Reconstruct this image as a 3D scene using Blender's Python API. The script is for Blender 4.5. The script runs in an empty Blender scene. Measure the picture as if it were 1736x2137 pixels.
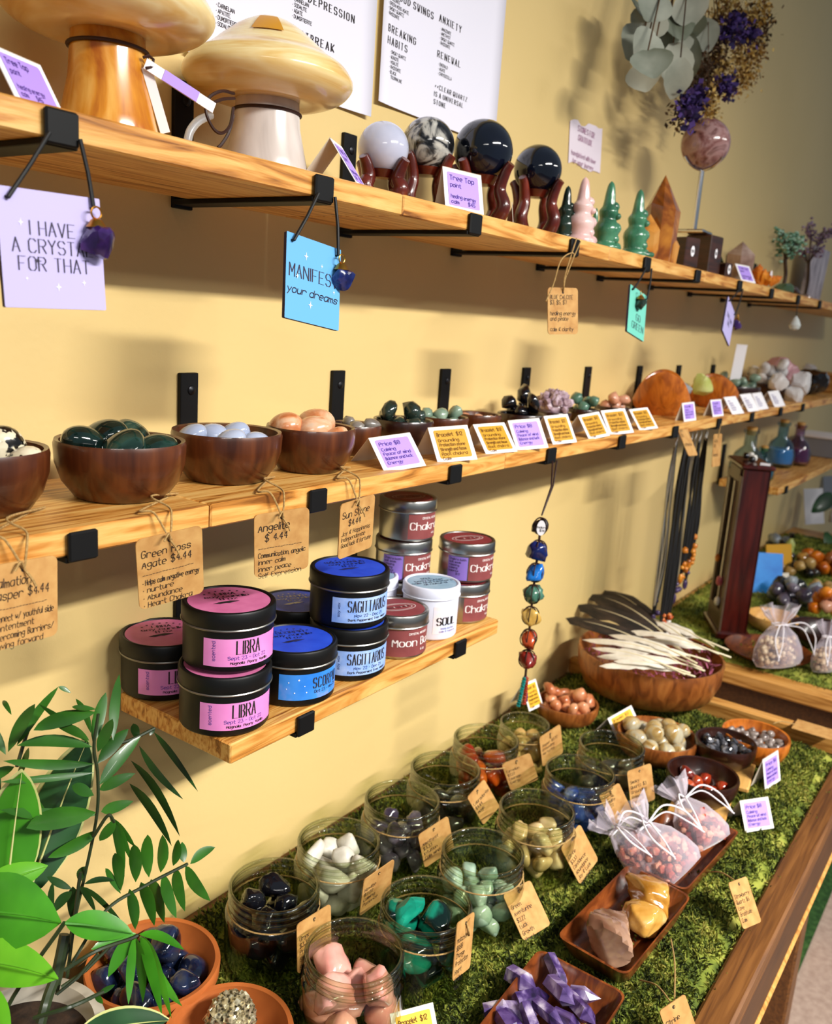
import bpy, bmesh, math, random
import numpy as np
from mathutils import Vector, Matrix, Euler

sc = bpy.context.scene
COL = sc.collection
H = 1.40                      # camera height above the floor (metres)
TOP, MID, LOW, TAB = H + 0.1045, H - 0.151, H - 0.3605, H - 0.650   # shelf tops and table top
WALL = 0.67                   # y of the wall face; shelf fronts at y = 0.5

# ---------------------------------------------------------------- camera
CR = np.array([[0.580993, -0.138924, 0.801965], [-0.811069, -0.181061, 0.556223], [0.067932, -0.97361, -0.217872]])
FPX = 1838.6
cam = bpy.data.cameras.new('camera'); camo = bpy.data.objects.new('camera', cam); COL.objects.link(camo)
m = Matrix.Identity(4)
for i in range(3):
    m[i][0] = CR[i][0]; m[i][1] = -CR[i][1]; m[i][2] = -CR[i][2]
m[2][3] = H
camo.matrix_world = m
cam.sensor_fit = 'VERTICAL'; cam.sensor_height = 36.0; cam.lens = FPX / 2137 * 36.0
cam.clip_start = 0.02
cam.dof.use_dof = True; cam.dof.focus_distance = 0.74; cam.dof.aperture_fstop = 9.5
sc.camera = camo

# ---------------------------------------------------------------- light
w = bpy.data.worlds.new('world'); sc.world = w; w.use_nodes = True
bg = w.node_tree.nodes['Background']; bg.inputs[0].default_value = (0.72, 0.86, 1.0, 1); bg.inputs[1].default_value = 0.24
def strip(x, y, z, lx, ly, power, col=(1.0, 0.97, 0.91)):
    l = bpy.data.lights.new('ceiling_strip', 'AREA'); l.shape = 'RECTANGLE'; l.size = lx; l.size_y = ly
    l.energy = power; l.color = col
    o = bpy.data.objects.new('ceiling_strip', l); COL.objects.link(o); o.location = (x, y, z)
    d = Vector((x * 0.6 + 0.35, 0.40, 0.20)) - Vector((x, y, z)); l.spread = math.radians(92); o.rotation_euler = d.to_track_quat('-Z', 'Y').to_euler()
strip(0.75, -1.45, H + 1.02, 1.2, 0.07, 35)
strip(-1.6, -1.6, H + 1.02, 1.2, 0.07, 7)
strip(2.6, -1.7, H + 1.02, 1.2, 0.07, 7)
sc.view_settings.view_transform = 'Standard'; sc.view_settings.look = 'None'
sc.view_settings.exposure = 0.0; sc.view_settings.gamma = 1.0; sc.view_settings.use_curve_mapping = False
sc.cycles.transparent_max_bounces = 32; sc.cycles.max_bounces = 10

# ---------------------------------------------------------------- helpers: placing
def at(px, py, axis, val):
    """point of the place seen at a pixel of the photo on the plane axis = val (2 = height above floor)"""
    d = CR @ np.array([px - 868.0, py - 1068.5, FPX]); o = np.array([0, 0, H])
    return Vector((o + d * ((val - o[axis]) / d[axis])).tolist())
def stand(px, py, z, r):
    """centre of a round base of radius r whose near edge touches the surface z at that pixel"""
    p = at(px, py, 2, z); d = Vector((p.x, p.y, 0)).normalized()
    return Vector((p.x + d.x * r, p.y + d.y * r, z))

# ---------------------------------------------------------------- helpers: materials
def lin(h):
    if not isinstance(h, str): return tuple(h)
    h = h.lstrip('#'); c = [int(h[i:i + 2], 16) / 255 for i in (0, 2, 4)]
    return tuple(x / 12.92 if x <= 0.04045 else ((x + 0.055) / 1.055) ** 2.4 for x in c)
MATS = {}
def M(name, cols='#888888', rough=0.5, metal=0.0, tex=None, scale=20.0, stretch=(1, 1, 1), stops=None, bump=0.0, bscale=None,
      trans=0.0, ior=1.45, coat=0.0, sss=0.0, spec=0.5, rand=True, detail=4.0, dist=0.0, alpha=1.0, sheen=0.0, island=0.0):
    if name in MATS: return MATS[name]
    mt = bpy.data.materials.new(name); mt.use_nodes = True; MATS[name] = mt
    nt = mt.node_tree; N = nt.nodes; L = nt.links; b = N['Principled BSDF']
    b.inputs['Roughness'].default_value = rough; b.inputs['Metallic'].default_value = metal
    b.inputs['Transmission Weight'].default_value = trans; b.inputs['IOR'].default_value = ior
    b.inputs['Coat Weight'].default_value = coat; b.inputs['Coat Roughness'].default_value = 0.08
    b.inputs['Specular IOR Level'].default_value = spec; b.inputs['Alpha'].default_value = alpha
    b.inputs['Sheen Weight'].default_value = sheen
    if sss:
        b.inputs['Subsurface Weight'].default_value = sss; b.inputs['Subsurface Radius'].default_value = (1, 1, 1)
        b.inputs['Subsurface Scale'].default_value = 0.006
    if isinstance(cols, (str, tuple)): cols = [cols]
    b.inputs['Base Color'].default_value = (*lin(cols[0]), 1)
    if tex or bump:
        tc = N.new('ShaderNodeTexCoord'); mp = N.new('ShaderNodeMapping'); L.new(tc.outputs['Object'], mp.inputs[0])
        mp.inputs['Scale'].default_value = stretch
        src = mp.outputs[0]
        if rand:
            oi = N.new('ShaderNodeObjectInfo'); vm = N.new('ShaderNodeVectorMath'); vm.operation = 'ADD'
            mu = N.new('ShaderNodeMath'); mu.operation = 'MULTIPLY'; mu.inputs[1].default_value = 7.0
            L.new(oi.outputs['Random'], mu.inputs[0]); L.new(src, vm.inputs[0]); L.new(mu.outputs[0], vm.inputs[1]); src = vm.outputs[0]
    if tex:
        if tex == 'noise':
            t = N.new('ShaderNodeTexNoise'); t.inputs['Scale'].default_value = scale; t.inputs['Detail'].default_value = detail
            t.inputs['Distortion'].default_value = dist; fac = t.outputs['Fac']
        elif tex == 'voronoi':
            t = N.new('ShaderNodeTexVoronoi'); t.inputs['Scale'].default_value = scale; fac = t.outputs['Distance']
        elif tex == 'wave':
            t = N.new('ShaderNodeTexWave'); t.inputs['Scale'].default_value = scale; t.inputs['Distortion'].default_value = dist
            t.inputs['Detail'].default_value = detail; t.inputs['Detail Scale'].default_value = 1.5; fac = t.outputs['Fac']
            t.bands_direction = 'Y'
        L.new(src, t.inputs['Vector'])
        if island:
            ge = N.new('ShaderNodeNewGeometry'); ml = N.new('ShaderNodeMath'); ml.operation = 'MULTIPLY_ADD'
            ml.inputs[1].default_value = island
            ad = N.new('ShaderNodeMath'); ad.operation = 'SUBTRACT'; ad.inputs[1].default_value = 0.5
            L.new(ge.outputs['Random Per Island'], ad.inputs[0]); L.new(ad.outputs[0], ml.inputs[0]); L.new(fac, ml.inputs[2]); fac = ml.outputs[0]
        cr = N.new('ShaderNodeValToRGB'); el = cr.color_ramp.elements
        n = len(cols); st = stops or [0.3 + 0.4 * i / max(1, n - 1) for i in range(n)]
        while len(el) < n: el.new(0.5)
        for i in range(n): el[i].position = st[i]; el[i].color = (*lin(cols[i]), 1)
        L.new(fac, cr.inputs[0]); L.new(cr.outputs[0], b.inputs['Base Color'])
    if bump:
        bn = N.new('ShaderNodeTexNoise'); bn.inputs['Scale'].default_value = bscale or scale * 3; bn.inputs['Detail'].default_value = 4
        L.new(src, bn.inputs['Vector'])
        bp = N.new('ShaderNodeBump'); bp.inputs['Strength'].default_value = bump; bp.inputs['Distance'].default_value = 0.002
        L.new(bn.outputs['Fac'], bp.inputs['Height']); L.new(bp.outputs[0], b.inputs['Normal'])
    return mt
def glass(name, tint='#eef3e6', edge='#93a283', rough=0.02, refl=1.0):
    """thin clear glass: see-through with a tint that deepens at grazing angles, plus a Fresnel reflection"""
    if name in MATS: return MATS[name]
    mt = bpy.data.materials.new(name); mt.use_nodes = True; MATS[name] = mt
    nt = mt.node_tree; N = nt.nodes; L = nt.links; N.remove(N['Principled BSDF']); out = N['Material Output']
    tr = N.new('ShaderNodeBsdfTransparent'); gl = N.new('ShaderNodeBsdfGlossy'); gl.inputs['Roughness'].default_value = rough
    lw = N.new('ShaderNodeLayerWeight'); lw.inputs['Blend'].default_value = 0.5
    cr = N.new('ShaderNodeValToRGB'); cr.color_ramp.elements[0].color = (*lin(tint), 1); cr.color_ramp.elements[1].color = (*lin(edge), 1)
    cr.color_ramp.elements[0].position = 0.42; cr.color_ramp.elements[1].position = 1.0
    L.new(lw.outputs['Facing'], cr.inputs[0]); L.new(cr.outputs[0], tr.inputs[0])
    lf = N.new('ShaderNodeLayerWeight'); lf.inputs['Blend'].default_value = 0.5; pw = N.new('ShaderNodeMath'); pw.operation = 'POWER'; pw.inputs[1].default_value = 2.8; L.new(lf.outputs['Facing'], pw.inputs[0])
    mu = N.new('ShaderNodeMath'); mu.operation = 'MULTIPLY_ADD'; mu.inputs[1].default_value = 0.70 * refl; mu.inputs[2].default_value = 0.04; L.new(pw.outputs[0], mu.inputs[0])
    mx = N.new('ShaderNodeMixShader'); L.new(mu.outputs[0], mx.inputs[0]); L.new(tr.outputs[0], mx.inputs[1]); L.new(gl.outputs[0], mx.inputs[2])
    L.new(mx.outputs[0], out.inputs[0]); return mt

# ---------------------------------------------------------------- helpers: meshes
class MB:
    def __init__(s): s.v = []; s.f = []; s.m = []
    def add(s, vs, fs, mi=0, mat=None):
        n = len(s.v)
        if mat is not None: vs = [mat @ Vector(p) for p in vs]
        s.v += [tuple(p) for p in vs]; s.f += [tuple(i + n for i in f) for f in fs]; s.m += [mi] * len(fs); return s
    def box(s, c, d, mi=0, mat=None, bev=0.0):
        x, y, z = d[0] / 2, d[1] / 2, d[2] / 2
        if bev > 0:
            b = bev; prof = [(-z, -b), (-z + b, 0), (z - b, 0), (z, -b)]; vs = []; fs = []
            for h, o in prof:
                X, Y = x + o, y + o; c2 = min(b, X, Y)
                vs += [(-X + c2, -Y, h), (X - c2, -Y, h), (X, -Y + c2, h), (X, Y - c2, h), (X - c2, Y, h), (-X + c2, Y, h), (-X, Y - c2, h), (-X, -Y + c2, h)]
            for r in range(3):
                for i in range(8):
                    j = (i + 1) % 8; fs.append((r * 8 + i, r * 8 + j, r * 8 + 8 + j, r * 8 + 8 + i))
            fs.append(tuple(range(7, -1, -1))); fs.append(tuple(range(24, 32)))
        else:
            vs = [(a * x, bb * y, cc * z) for cc in (-1, 1) for bb in (-1, 1) for a in (-1, 1)]
            fs = [(0, 2, 3, 1), (4, 5, 7, 6), (0, 1, 5, 4), (2, 6, 7, 3), (0, 4, 6, 2), (1, 3, 7, 5)]
        vs = [(a + c[0], b2 + c[1], cc + c[2]) for a, b2, cc in vs]
        return s.add(vs, fs, mi, mat)
    def lathe(s, prof, n=48, mi=0, mat=None, c=(0, 0, 0), close=False, wob=None):
        vs = []; fs = []
        for k, (r, z) in enumerate(prof):
            for i in range(n):
                a = 2 * math.pi * i / n; rr = max(r, 1e-5); zz = z
                if wob: rr, zz = wob(a, rr, z)
                vs.append((c[0] + rr * math.cos(a), c[1] + rr * math.sin(a), c[2] + zz))
        K = len(prof)
        for k in range(K if close else K - 1):
            k2 = (k + 1) % K
            for i in range(n):
                j = (i + 1) % n; fs.append((k * n + i, k * n + j, k2 * n + j, k2 * n + i))
        return s.add(vs, fs, mi, mat)
    def tube(s, pts, r, n=8, mi=0, mat=None, closed=False, cap=True):
        P = [Vector(p) for p in pts]; K = len(P); R = r if isinstance(r, (list, tuple)) else [r] * K
        vs = []; fs = []; up = Vector((0, 0, 1)); prev = None
        for k in range(K):
            a = P[(k - 1) % K] if (closed or k > 0) else P[k]; b = P[(k + 1) % K] if (closed or k < K - 1) else P[k]
            t = (b - a).normalized() if (b - a).length > 1e-9 else Vector((0, 0, 1))
            if prev is None:
                u = t.cross(up); u = u if u.length > 1e-3 else t.cross(Vector((1, 0, 0)))
            else:
                u = prev - t * prev.dot(t); u = u if u.length > 1e-6 else t.cross(up)
            u.normalize(); prev = u; w_ = t.cross(u)
            for i in range(n):
                q = 2 * math.pi * i / n; vs.append(P[k] + (u * math.cos(q) + w_ * math.sin(q)) * R[k])
        for k in range(K if closed else K - 1):
            k2 = (k + 1) % K
            for i in range(n):
                j = (i + 1) % n; fs.append((k * n + i, k * n + j, k2 * n + j, k2 * n + i))
        if cap and not closed: fs.append(tuple(range(n - 1, -1, -1))); fs.append(tuple((K - 1) * n + i for i in range(n)))
        return s.add(vs, fs, mi, mat)
    def prism(s, outline, t0, t1, mi=0, mat=None):
        n = len(outline); vs = [(x, y, t0) for x, y in outline] + [(x, y, t1) for x, y in outline]
        fs = [tuple(range(n - 1, -1, -1)), tuple(range(n, 2 * n))] + [(i, (i + 1) % n, n + (i + 1) % n, n + i) for i in range(n)]
        return s.add(vs, fs, mi, mat)
    def ell(s, c, r, mi=0, mat=None, sub=2):
        V, F = ICO[sub]
        return s.add([(c[0] + x * r[0], c[1] + y * r[1], c[2] + z * r[2]) for x, y, z in V], F, mi, mat)
    def mesh(s, name, mats, smooth=40):
        me = bpy.data.meshes.new(name); me.from_pydata(s.v, [], s.f)
        for mt in (mats if isinstance(mats, (list, tuple)) else [mats]): me.materials.append(mt)
        me.polygons.foreach_set('material_index', s.m)
        if smooth:
            me.polygons.foreach_set('use_smooth', [True] * len(s.f))
            if smooth < 179: me.set_sharp_from_angle(angle=math.radians(smooth))
        me.update(); return me
    def build(s, name, mats, parent=None, loc=(0, 0, 0), rot=(0, 0, 0), smooth=40):
        o = bpy.data.objects.new(name, s.mesh(name, mats, smooth)); COL.objects.link(o)
        o.location = loc; o.rotation_euler = rot
        if parent is not None: o.parent = parent
        return o
ICO = {}
for sd in (1, 2, 3, 4):
    bm = bmesh.new(); bmesh.ops.create_icosphere(bm, subdivisions=sd, radius=1.0)
    bm.verts.ensure_lookup_table(); ICO[sd] = ([tuple(v.co) for v in bm.verts], [tuple(v.index for v in f.verts) for f in bm.faces]); bm.free()
def tag(o, label=None, cat=None, group=None, kind=None):
    if label: o['label'] = label
    if cat: o['category'] = cat
    if group: o['group'] = group
    if kind: o['kind'] = kind
    return o
def thing(name, label, cat, loc=(0, 0, 0), rot=(0, 0, 0), group=None):
    o = bpy.data.objects.new(name, None); COL.objects.link(o); o.empty_display_size = 0.01
    o.location = loc; o.rotation_euler = rot; return tag(o, label, cat, group)
def inst(me, name, label, cat, loc, rot=(0, 0, 0), scale=(1, 1, 1), group=None):
    o = bpy.data.objects.new(name, me); COL.objects.link(o); o.location = loc; o.rotation_euler = rot
    o.scale = scale if isinstance(scale, (tuple, list)) else (scale,) * 3; return tag(o, label, cat, group)
def dup(root, loc, rot=None, label=None, group=None):
    r = root.copy(); COL.objects.link(r); r.location = loc
    if rot is not None: r.rotation_euler = rot
    if label: r['label'] = label
    if group: r['group'] = group
    for ch in list(root.children):
        c = ch.copy(); COL.objects.link(c); c.parent = r
        for g in ch.children:
            d = g.copy(); COL.objects.link(d); d.parent = c
    return r
def rrect(w_, h_, r, n=4):
    o = []
    for cx, cy, a0 in ((w_ / 2 - r, h_ / 2 - r, 0), (-w_ / 2 + r, h_ / 2 - r, 90), (-w_ / 2 + r, -h_ / 2 + r, 180), (w_ / 2 - r, -h_ / 2 + r, 270)):
        for k in range(n + 1):
            a = math.radians(a0 + 90 * k / n); o.append((cx + r * math.cos(a), cy + r * math.sin(a)))
    return o
def arc(p, q, sag, n=10, side=(0, 0, -1)):
    p, q, sd = Vector(p), Vector(q), Vector(side); return [p.lerp(q, t / n) + sd * (sag * 4 * (t / n) * (1 - t / n)) for t in range(n + 1)]
def spline(pts, n=8):
    P = [Vector(p) for p in pts]; P = [2 * P[0] - P[1]] + P + [2 * P[-1] - P[-2]]; out = []
    for i in range(1, len(P) - 2):
        a, b, c, d = P[i - 1:i + 3]
        for k in range(n):
            t = k / n; out.append(0.5 * ((2 * b) + (c - a) * t + (2 * a - 5 * b + 4 * c - d) * t * t + (3 * b - a - 3 * c + d) * t ** 3))
    out.append(P[-2]); return out

# ---------------------------------------------------------------- helpers: pen lettering
G = {'A': '022842 1434', 'B': '0208 082837362505 052534332202', 'C': '4738180703123243', 'D': '0208 082846442202', 'E': '42020848 0535', 'F': '020848 0535',
 'G': '47381807031232434525', 'H': '0208 4248 0545', 'I': '0208', 'J': '3833221203', 'K': '0208 480442 1542', 'L': '080242', 'M': '0208244842', 'N': '02084248',
 'O': '180703123243473818', 'P': '02083847463505', 'Q': '180703123243473818 2441', 'R': '02083847463505 2542', 'S': '473818070615354443321203', 'T': '0848 2822',
 'U': '080312324348', 'V': '082248', 'W': '0812243248', 'X': '0248 0842', 'Y': '082548 2522', 'Z': '08480242', '0': '180703123243473818', '1': '172822',
 '2': '07183847460242', '3': '084825354443321203', '4': '380444 3832', '5': '480805354443321203', '6': '380503123243443505', '7': '084822',
 '8': '1506071838474635150403123243443515', '9': '451506071838474522', 'a': '46160503123244 4642', 'b': '0802 0516364543321203', 'c': '4536160503123243',
 'd': '4842 4536160503123243', 'e': '044445361605031232', 'f': '38281712 0636', 'g': '4641301001 4536160504133344', 'h': '0802 0516364542', 'i': '0602 0807',
 'j': '161100 1817', 'k': '0802 4604 1442', 'l': '0802', 'm': '0602 05162522 25364542', 'n': '0602 0516364542', 'o': '160503123243453616', 'p': '0600 0516364543321203',
 'q': '4640 4536160503123243', 'r': '0602 05163645', 's': '45361605143443321203', 't': '18132232 0636', 'u': '0603123244 4642', 'v': '062246', 'w': '0612253246',
 'x': '0642 4602', 'y': '0623 4610', 'z': '06460242', '.': '0203', ',': '0201', '-': '0535', "'": '0807', '$': '473818070615354443321203 2921', '*': '1535 2426 1436',
 '/': '0248', ':': '0304 0506', '\u2022': '0405', '!': '0804 0302', '&': '42051748360312244', '~': '05163546'}
def pen(lines, height, lead=1.6, thick=0.12, align='l', cal=False, wid=1.0, slant=0.0, smooth=False, jit=0.0, track=1.3, seed=1, fit=None):
    """lettering as flat pen strokes in the XY plane: list of quads, origin at the top of the block; height = cap height"""
    rnd = random.Random(seed); u = height / 6.0; out = []; y0 = -height
    for ln in lines:
        sz = 1.0
        if isinstance(ln, tuple): ln, sz = ln
        uu = u * sz; x = 0.0; strokes = []
        for ch in ln:
            if ch == ' ': x += 3.0; continue
            g = G.get(ch)
            if not g: continue
            mx = 0; dy = rnd.uniform(-jit, jit)
            for st in g.split():
                pt = [(int(st[i]), int(st[i + 1]) - 2) for i in range(0, len(st) - 1, 2)]
                mx = max(mx, max(p[0] for p in pt))
                if smooth and len(pt) > 2:
                    for _ in range(2):
                        q = [pt[0]]
                        for a, b in zip(pt, pt[1:]):
                            q += [(a[0] * .75 + b[0] * .25, a[1] * .75 + b[1] * .25), (a[0] * .25 + b[0] * .75, a[1] * .25 + b[1] * .75)]
                        pt = q + [pt[-1]]
                strokes.append([((x + a * wid + slant * b) * uu, (b + dy) * uu) for a, b in pt])
            x += mx * wid + track
        W = (x - track) * uu; sq = min(1.0, fit / W) if fit and W > 0 else 1.0; ox = {'l': 0, 'c': -W * sq / 2, 'r': -W * sq}[align]
        strokes = [[(a * sq, b) for a, b in st] for st in strokes]
        for st in strokes:
            for a, b in zip(st, st[1:]):
                d = Vector((b[0] - a[0], b[1] - a[1])); ln_ = d.length
                if ln_ < 1e-9: continue
                d /= ln_; hw = height * sz * thick / 2
                if cal: hw *= 0.42 + 0.9 * abs(d.y)
                nx, ny = -d.y * hw, d.x * hw; ex, ey = d.x * hw * .6, d.y * hw * .6
                out.append([(a[0] + ox - ex + nx, a[1] + y0 - ey + ny), (a[0] + ox - ex - nx, a[1] + y0 - ey - ny), (b[0] + ox + ex - nx, b[1] + y0 + ey - ny), (b[0] + ox + ex + nx, b[1] + y0 + ey + ny)])
        y0 -= height * lead * sz
    return out
def letter(name, quads, mat, parent, fn, label=None):
    """link pen quads as one mesh; fn maps (u, v) to a point"""
    b = MB()
    for q in quads: b.add([fn(u, v) for u, v in q], [(0, 1, 2, 3)])
    o = b.build(name, mat, parent, smooth=0)
    if label: o['label'] = label
    return o
def shift(q, dx, dy): return [[(u + dx, v + dy) for u, v in p] for p in q]
def rot90(q): return [[(-v, u) for u, v in p] for p in q]
# ---------------------------------------------------------------- materials
M('wall paint', ['#d9bd7d', '#dec284'], rough=0.5, tex='noise', scale=3, bump=0.12, bscale=160, rand=False)
M('shelf wood', ['#7d4a18', '#c07f35', '#d9a458', '#e3b66c'], rough=0.42, tex='noise', scale=7, stretch=(1.3, 26, 13), stops=[.30, .42, .55, .7], bump=0.12, bscale=60, dist=1.1)
M('table wood', ['#4a2a10', '#694019', '#7d5024'], rough=0.45, tex='noise', scale=6, stretch=(1.5, 30, 30), dist=.8)
M('dark wood', ['#3d2410', '#573416'], rough=0.5, tex='noise', scale=6, stretch=(1.5, 30, 30))
M('pale wood', ['#9c6426', '#c58d45', '#d39d57'], rough=0.5, tex='noise', scale=6, stretch=(20, 1.5, 20), dist=.8)
M('black steel', '#070708', rough=0.55, spec=0.3)
M('screw steel', '#2b2b2e', rough=0.35, metal=0.8)
M('carpet', ['#ab9182', '#c4ab9b'], rough=1, tex='noise', scale=60, bump=0.6, bscale=300, rand=False)
M('white card', '#f1edf0', rough=0.6)
M('card back', '#d8cdbb', rough=0.7)
M('lilac paper', '#b08fe6', rough=0.6)
M('mustard paper', '#c8921b', rough=0.6)
M('yellow paper', '#eab32c', rough=0.6)
M('ink', '#221a1c', rough=0.7)
M('violet ink', '#5d3f9a', rough=0.7)
M('brown ink', '#7a4e0c', rough=0.7)
M('kraft', ['#ab7a40', '#b98a4e', '#c29658'], rough=0.75, tex='noise', scale=90)
M('twine', ['#8a6a3a', '#b8965e'], rough=0.9, tex='noise', scale=600)
M('black cord', '#0b0a0b', rough=0.6)
M('brown cord', '#2e120a', rough=0.5)
M('bowl brown', ['#371709', '#50260f', '#653416'], rough=0.32, tex='noise', scale=10, stretch=(9, 9, 1), coat=0.3)
M('bowl dark', ['#1d0b07', '#32140b'], rough=0.3, tex='noise', scale=10, stretch=(8, 8, 1), coat=0.35)
M('bowl acacia', ['#5d2f12', '#8a4d20', '#a4652e'], rough=0.35, tex='noise', scale=9, stretch=(6, 6, 2), dist=1.2, coat=0.25)
M('bowl orange', ['#8c4510', '#b9651d', '#c97628'], rough=0.3, tex='noise', scale=12, stretch=(5, 5, 2), dist=1.5, coat=0.4)
M('terracotta', ['#a5561f', '#b9652a'], rough=0.7, tex='noise', scale=30)
M('tray wood', ['#47200c', '#6e3514', '#8c4a1e'], rough=0.33, tex='noise', scale=9, stretch=(3, 14, 3), dist=1.0, coat=0.3)
M('bamboo', ['#c08b42', '#d7a860'], rough=0.5, tex='noise', scale=12, stretch=(1, 8, 8))

# ---------------------------------------------------------------- the setting
def structure(name, b, mat, smooth=0): return tag(b.build(name, mat, smooth=smooth), kind='structure')
structure('wall_back', MB().box((2.2, WALL + 0.05, 1.35), (8.4, 0.10, 2.7)), MATS['wall paint'])
structure('floor', MB().box((2.2, -0.9, -0.05), (8.4, 3.2, 0.10)), MATS['carpet'])

# ---------------------------------------------------------------- shelf boards and brackets
TH = 0.0185
def board(x0, x1, z, label, group, y0=0.5, y1=0.648):
    L_ = x1 - x0; b = MB().box((L_ / 2, (y1 - y0) / 2, -TH / 2), (L_ - 0.0012, y1 - y0, TH), bev=0.0012)
    return tag(b.build('shelf_board', MATS['shelf wood'], loc=(x0, y0, z), smooth=30), label, 'shelf', group)
tb = [-0.25, 0.21, 0.667, 1.125, 1.525, 1.98, 2.44, 2.9, 3.36]
tl = ['left of the lamps at the frame edge', 'under the two mushroom lamps', 'under the four dark and pale stone spheres', 'under the green figurines and amber crystal',
      'under the brown boxes and wire trees', 'just past the wire trees', 'near its far end', 'at its far end']
for i in range(8): board(tb[i], tb[i + 1], TOP, 'oak board of the highest wall shelf, ' + tl[i], 'boards of the highest shelf')
mb_ = [-0.003, 0.447, 0.897, 1.478, 1.816, 2.27, 2.73, 3.19]
ml = ['under the spotted and dark green egg bowls', 'under the pale blue and peach egg bowls', 'under the row of mustard tent cards', 'under the orange wavy dishes',
      'under the white tent cards', 'under the pink and white crystals', 'at its far end']
for i in range(7):
    o_ = 0.0
    board(mb_[i], mb_[i + 1], MID, 'oak board of the middle wall shelf, ' + ml[i], 'boards of the middle shelf', 0.5 + o_, 0.648 + o_)
board(0.473, 0.917, LOW, 'short oak shelf board holding the stacked candle tins', None)
board(2.30, 3.10, LOW, 'low oak shelf board behind the dark cabinet, holding the bottles', None, 0.5, 0.648)

def bracket_proto():
    r = thing('shelf_bracket', 'x', 'bracket')
    p = MB().box((0, WALL - 0.5 - 0.0025, 0.0285), (0.0215, 0.005, 0.108), bev=0.0006).build('wall_plate', MATS['black steel'], r, smooth=30)
    MB().lathe([(0, .0022), (.0022, .002), (.0042, .001), (.0046, 0)], 16, mat=Matrix.Translation((0.002, WALL - 0.5 - 0.005, 0.066)) @ Matrix.Rotation(math.pi / 2, 4, 'X')).build('screw', MATS['screw steel'], p)
    MB().box((0, (WALL - 0.5) / 2 - 0.002, -TH - 0.0022), (0.0235, WALL - 0.5, 0.004), bev=0.0006).build('arm', MATS['black steel'], r, smooth=30)
    MB().box((0, -0.0030, -TH / 2 - 0.0026), (0.0220, 0.0040, TH + 0.0015), bev=0.0012).build('front_lip', MATS['black steel'], r, smooth=30)
    return r
BR = bracket_proto(); first = True
def place_br(x, z, label, dy=0):
    global first
    if first: BR.location = (x, 0.5, z); BR['label'] = label; BR['group'] = 'steel shelf brackets'; first = False; return BR
    return dup(BR, (x, 0.5 + dy, z), label=label, group='steel shelf brackets')
for x, l in zip([.325, .5565, .7855, 1.014, 1.252, 1.475, 1.715, 1.9455, 2.18, 2.41],
    ['carrying the lavender hanging sign', 'carrying the blue hanging sign', 'below the tent card by the navy spheres', 'tied with the kraft tag and twine', 'carrying the teal hanging sign',
     'below the brown wooden boxes', 'carrying the edge-on lavender sign', 'below the wire trees', 'just past the wire trees', 'last visible one']):
    place_br(x, TOP, 'black steel bracket on the highest shelf, ' + l)
for i, (x, l) in enumerate(zip([.335, .566, .7855, 1.0095, 1.2385, 1.467, 1.71, 1.9385, 2.182, 2.41],
    ['between the two leftmost kraft tags', 'between the pale blue and peach bowls', 'under the first mustard tent card', 'holding the chakra bead hanger', 'under the later mustard tent cards',
     'beside the slanting kraft tag', 'above the hung necklaces', 'under the white tent cards', 'under the pink and white crystals', 'last visible one'])):
    place_br(x, MID, 'black steel bracket on the middle shelf, ' + l)
place_br(.563, LOW, 'black steel bracket on the candle shelf, below the blue tins')
place_br(.826, LOW, 'black steel bracket on the candle shelf, below the white jar')
place_br(2.373, LOW, 'black steel bracket on the low shelf behind the dark cabinet')

# ---------------------------------------------------------------- tables
def leg(p, x, y, z, s=0.06, mat='table wood'): MB().box((x, y, z / 2), (s, s, z), bev=0.004).build('leg', MATS[mat], p, smooth=30)
t1 = thing('display_table', 'long brown wooden display table covered in moss under the shelves', 'table', (0, 0, 0))
MB().box((0.90, 0.405, TAB - 0.030), (1.26, 0.528, 0.024)).build('tabletop', MATS['table wood'], t1, smooth=0)
fr = MB().box((0.90, 0.155, TAB - 0.022), (1.27, 0.034, 0.026), bev=0.003); fr.build('front_rail', MATS['table wood'], t1, smooth=30)
MB().box((0.90, 0.1405, TAB - 0.065), (1.268, 0.006, 0.066), bev=0.001).build('front_panel', MATS['dark wood'], t1, smooth=30)
MB().box((0.90, 0.139, TAB - 0.102), (1.27, 0.010, 0.008), bev=0.003).build('bottom_strip', MATS['pale wood'], t1, smooth=30)
MB().box((1.528, 0.405, TAB + 0.001), (0.022, 0.52, 0.034), bev=0.004).build('end_rail', MATS['pale wood'], t1, smooth=30)
for x in (0.31, 1.49):
    for y in (0.20, 0.60): leg(t1, x, y, TAB - 0.042)
t2 = thing('display_table', 'second wooden table past the feather bowl, with an open lower shelf', 'table', (0, 0, 0))
MB().box((2.55, 0.425, TAB - 0.020), (1.60, 0.47, 0.030), bev=0.004).build('tabletop', MATS['pale wood'], t2, smooth=30)
MB().box((1.772, 0.425, TAB - 0.085), (0.016, 0.44, 0.10)).build('end_apron', MATS['dark wood'], t2, smooth=0)
MB().box((2.55, 0.200, TAB - 0.085), (1.58, 0.016, 0.10)).build('front_apron', MATS['table wood'], t2, smooth=0)
MB().box((2.55, 0.440, TAB - 0.32), (1.50, 0.40, 0.02)).build('lower_shelf', MATS['table wood'], t2, smooth=0)
for x, y in ((1.79, 0.62), (2.75, .225), (3.3, 0.62), (3.3, 0.225)): leg(t2, x, y, TAB - 0.036, 0.045, 'pale wood')
rug = MB().box((2.55, 0.42, 0.003), (1.7, 0.40, 0.006)); M('grass rug', ['#1c3a16', '#2d5222', '#446a32'], rough=1, tex='noise', scale=70, bump=.8, bscale=200)
tag(rug.build('grass_rug', MATS['grass rug'], smooth=0), 'green grass rug on the carpet under the second table', 'rug')

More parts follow.
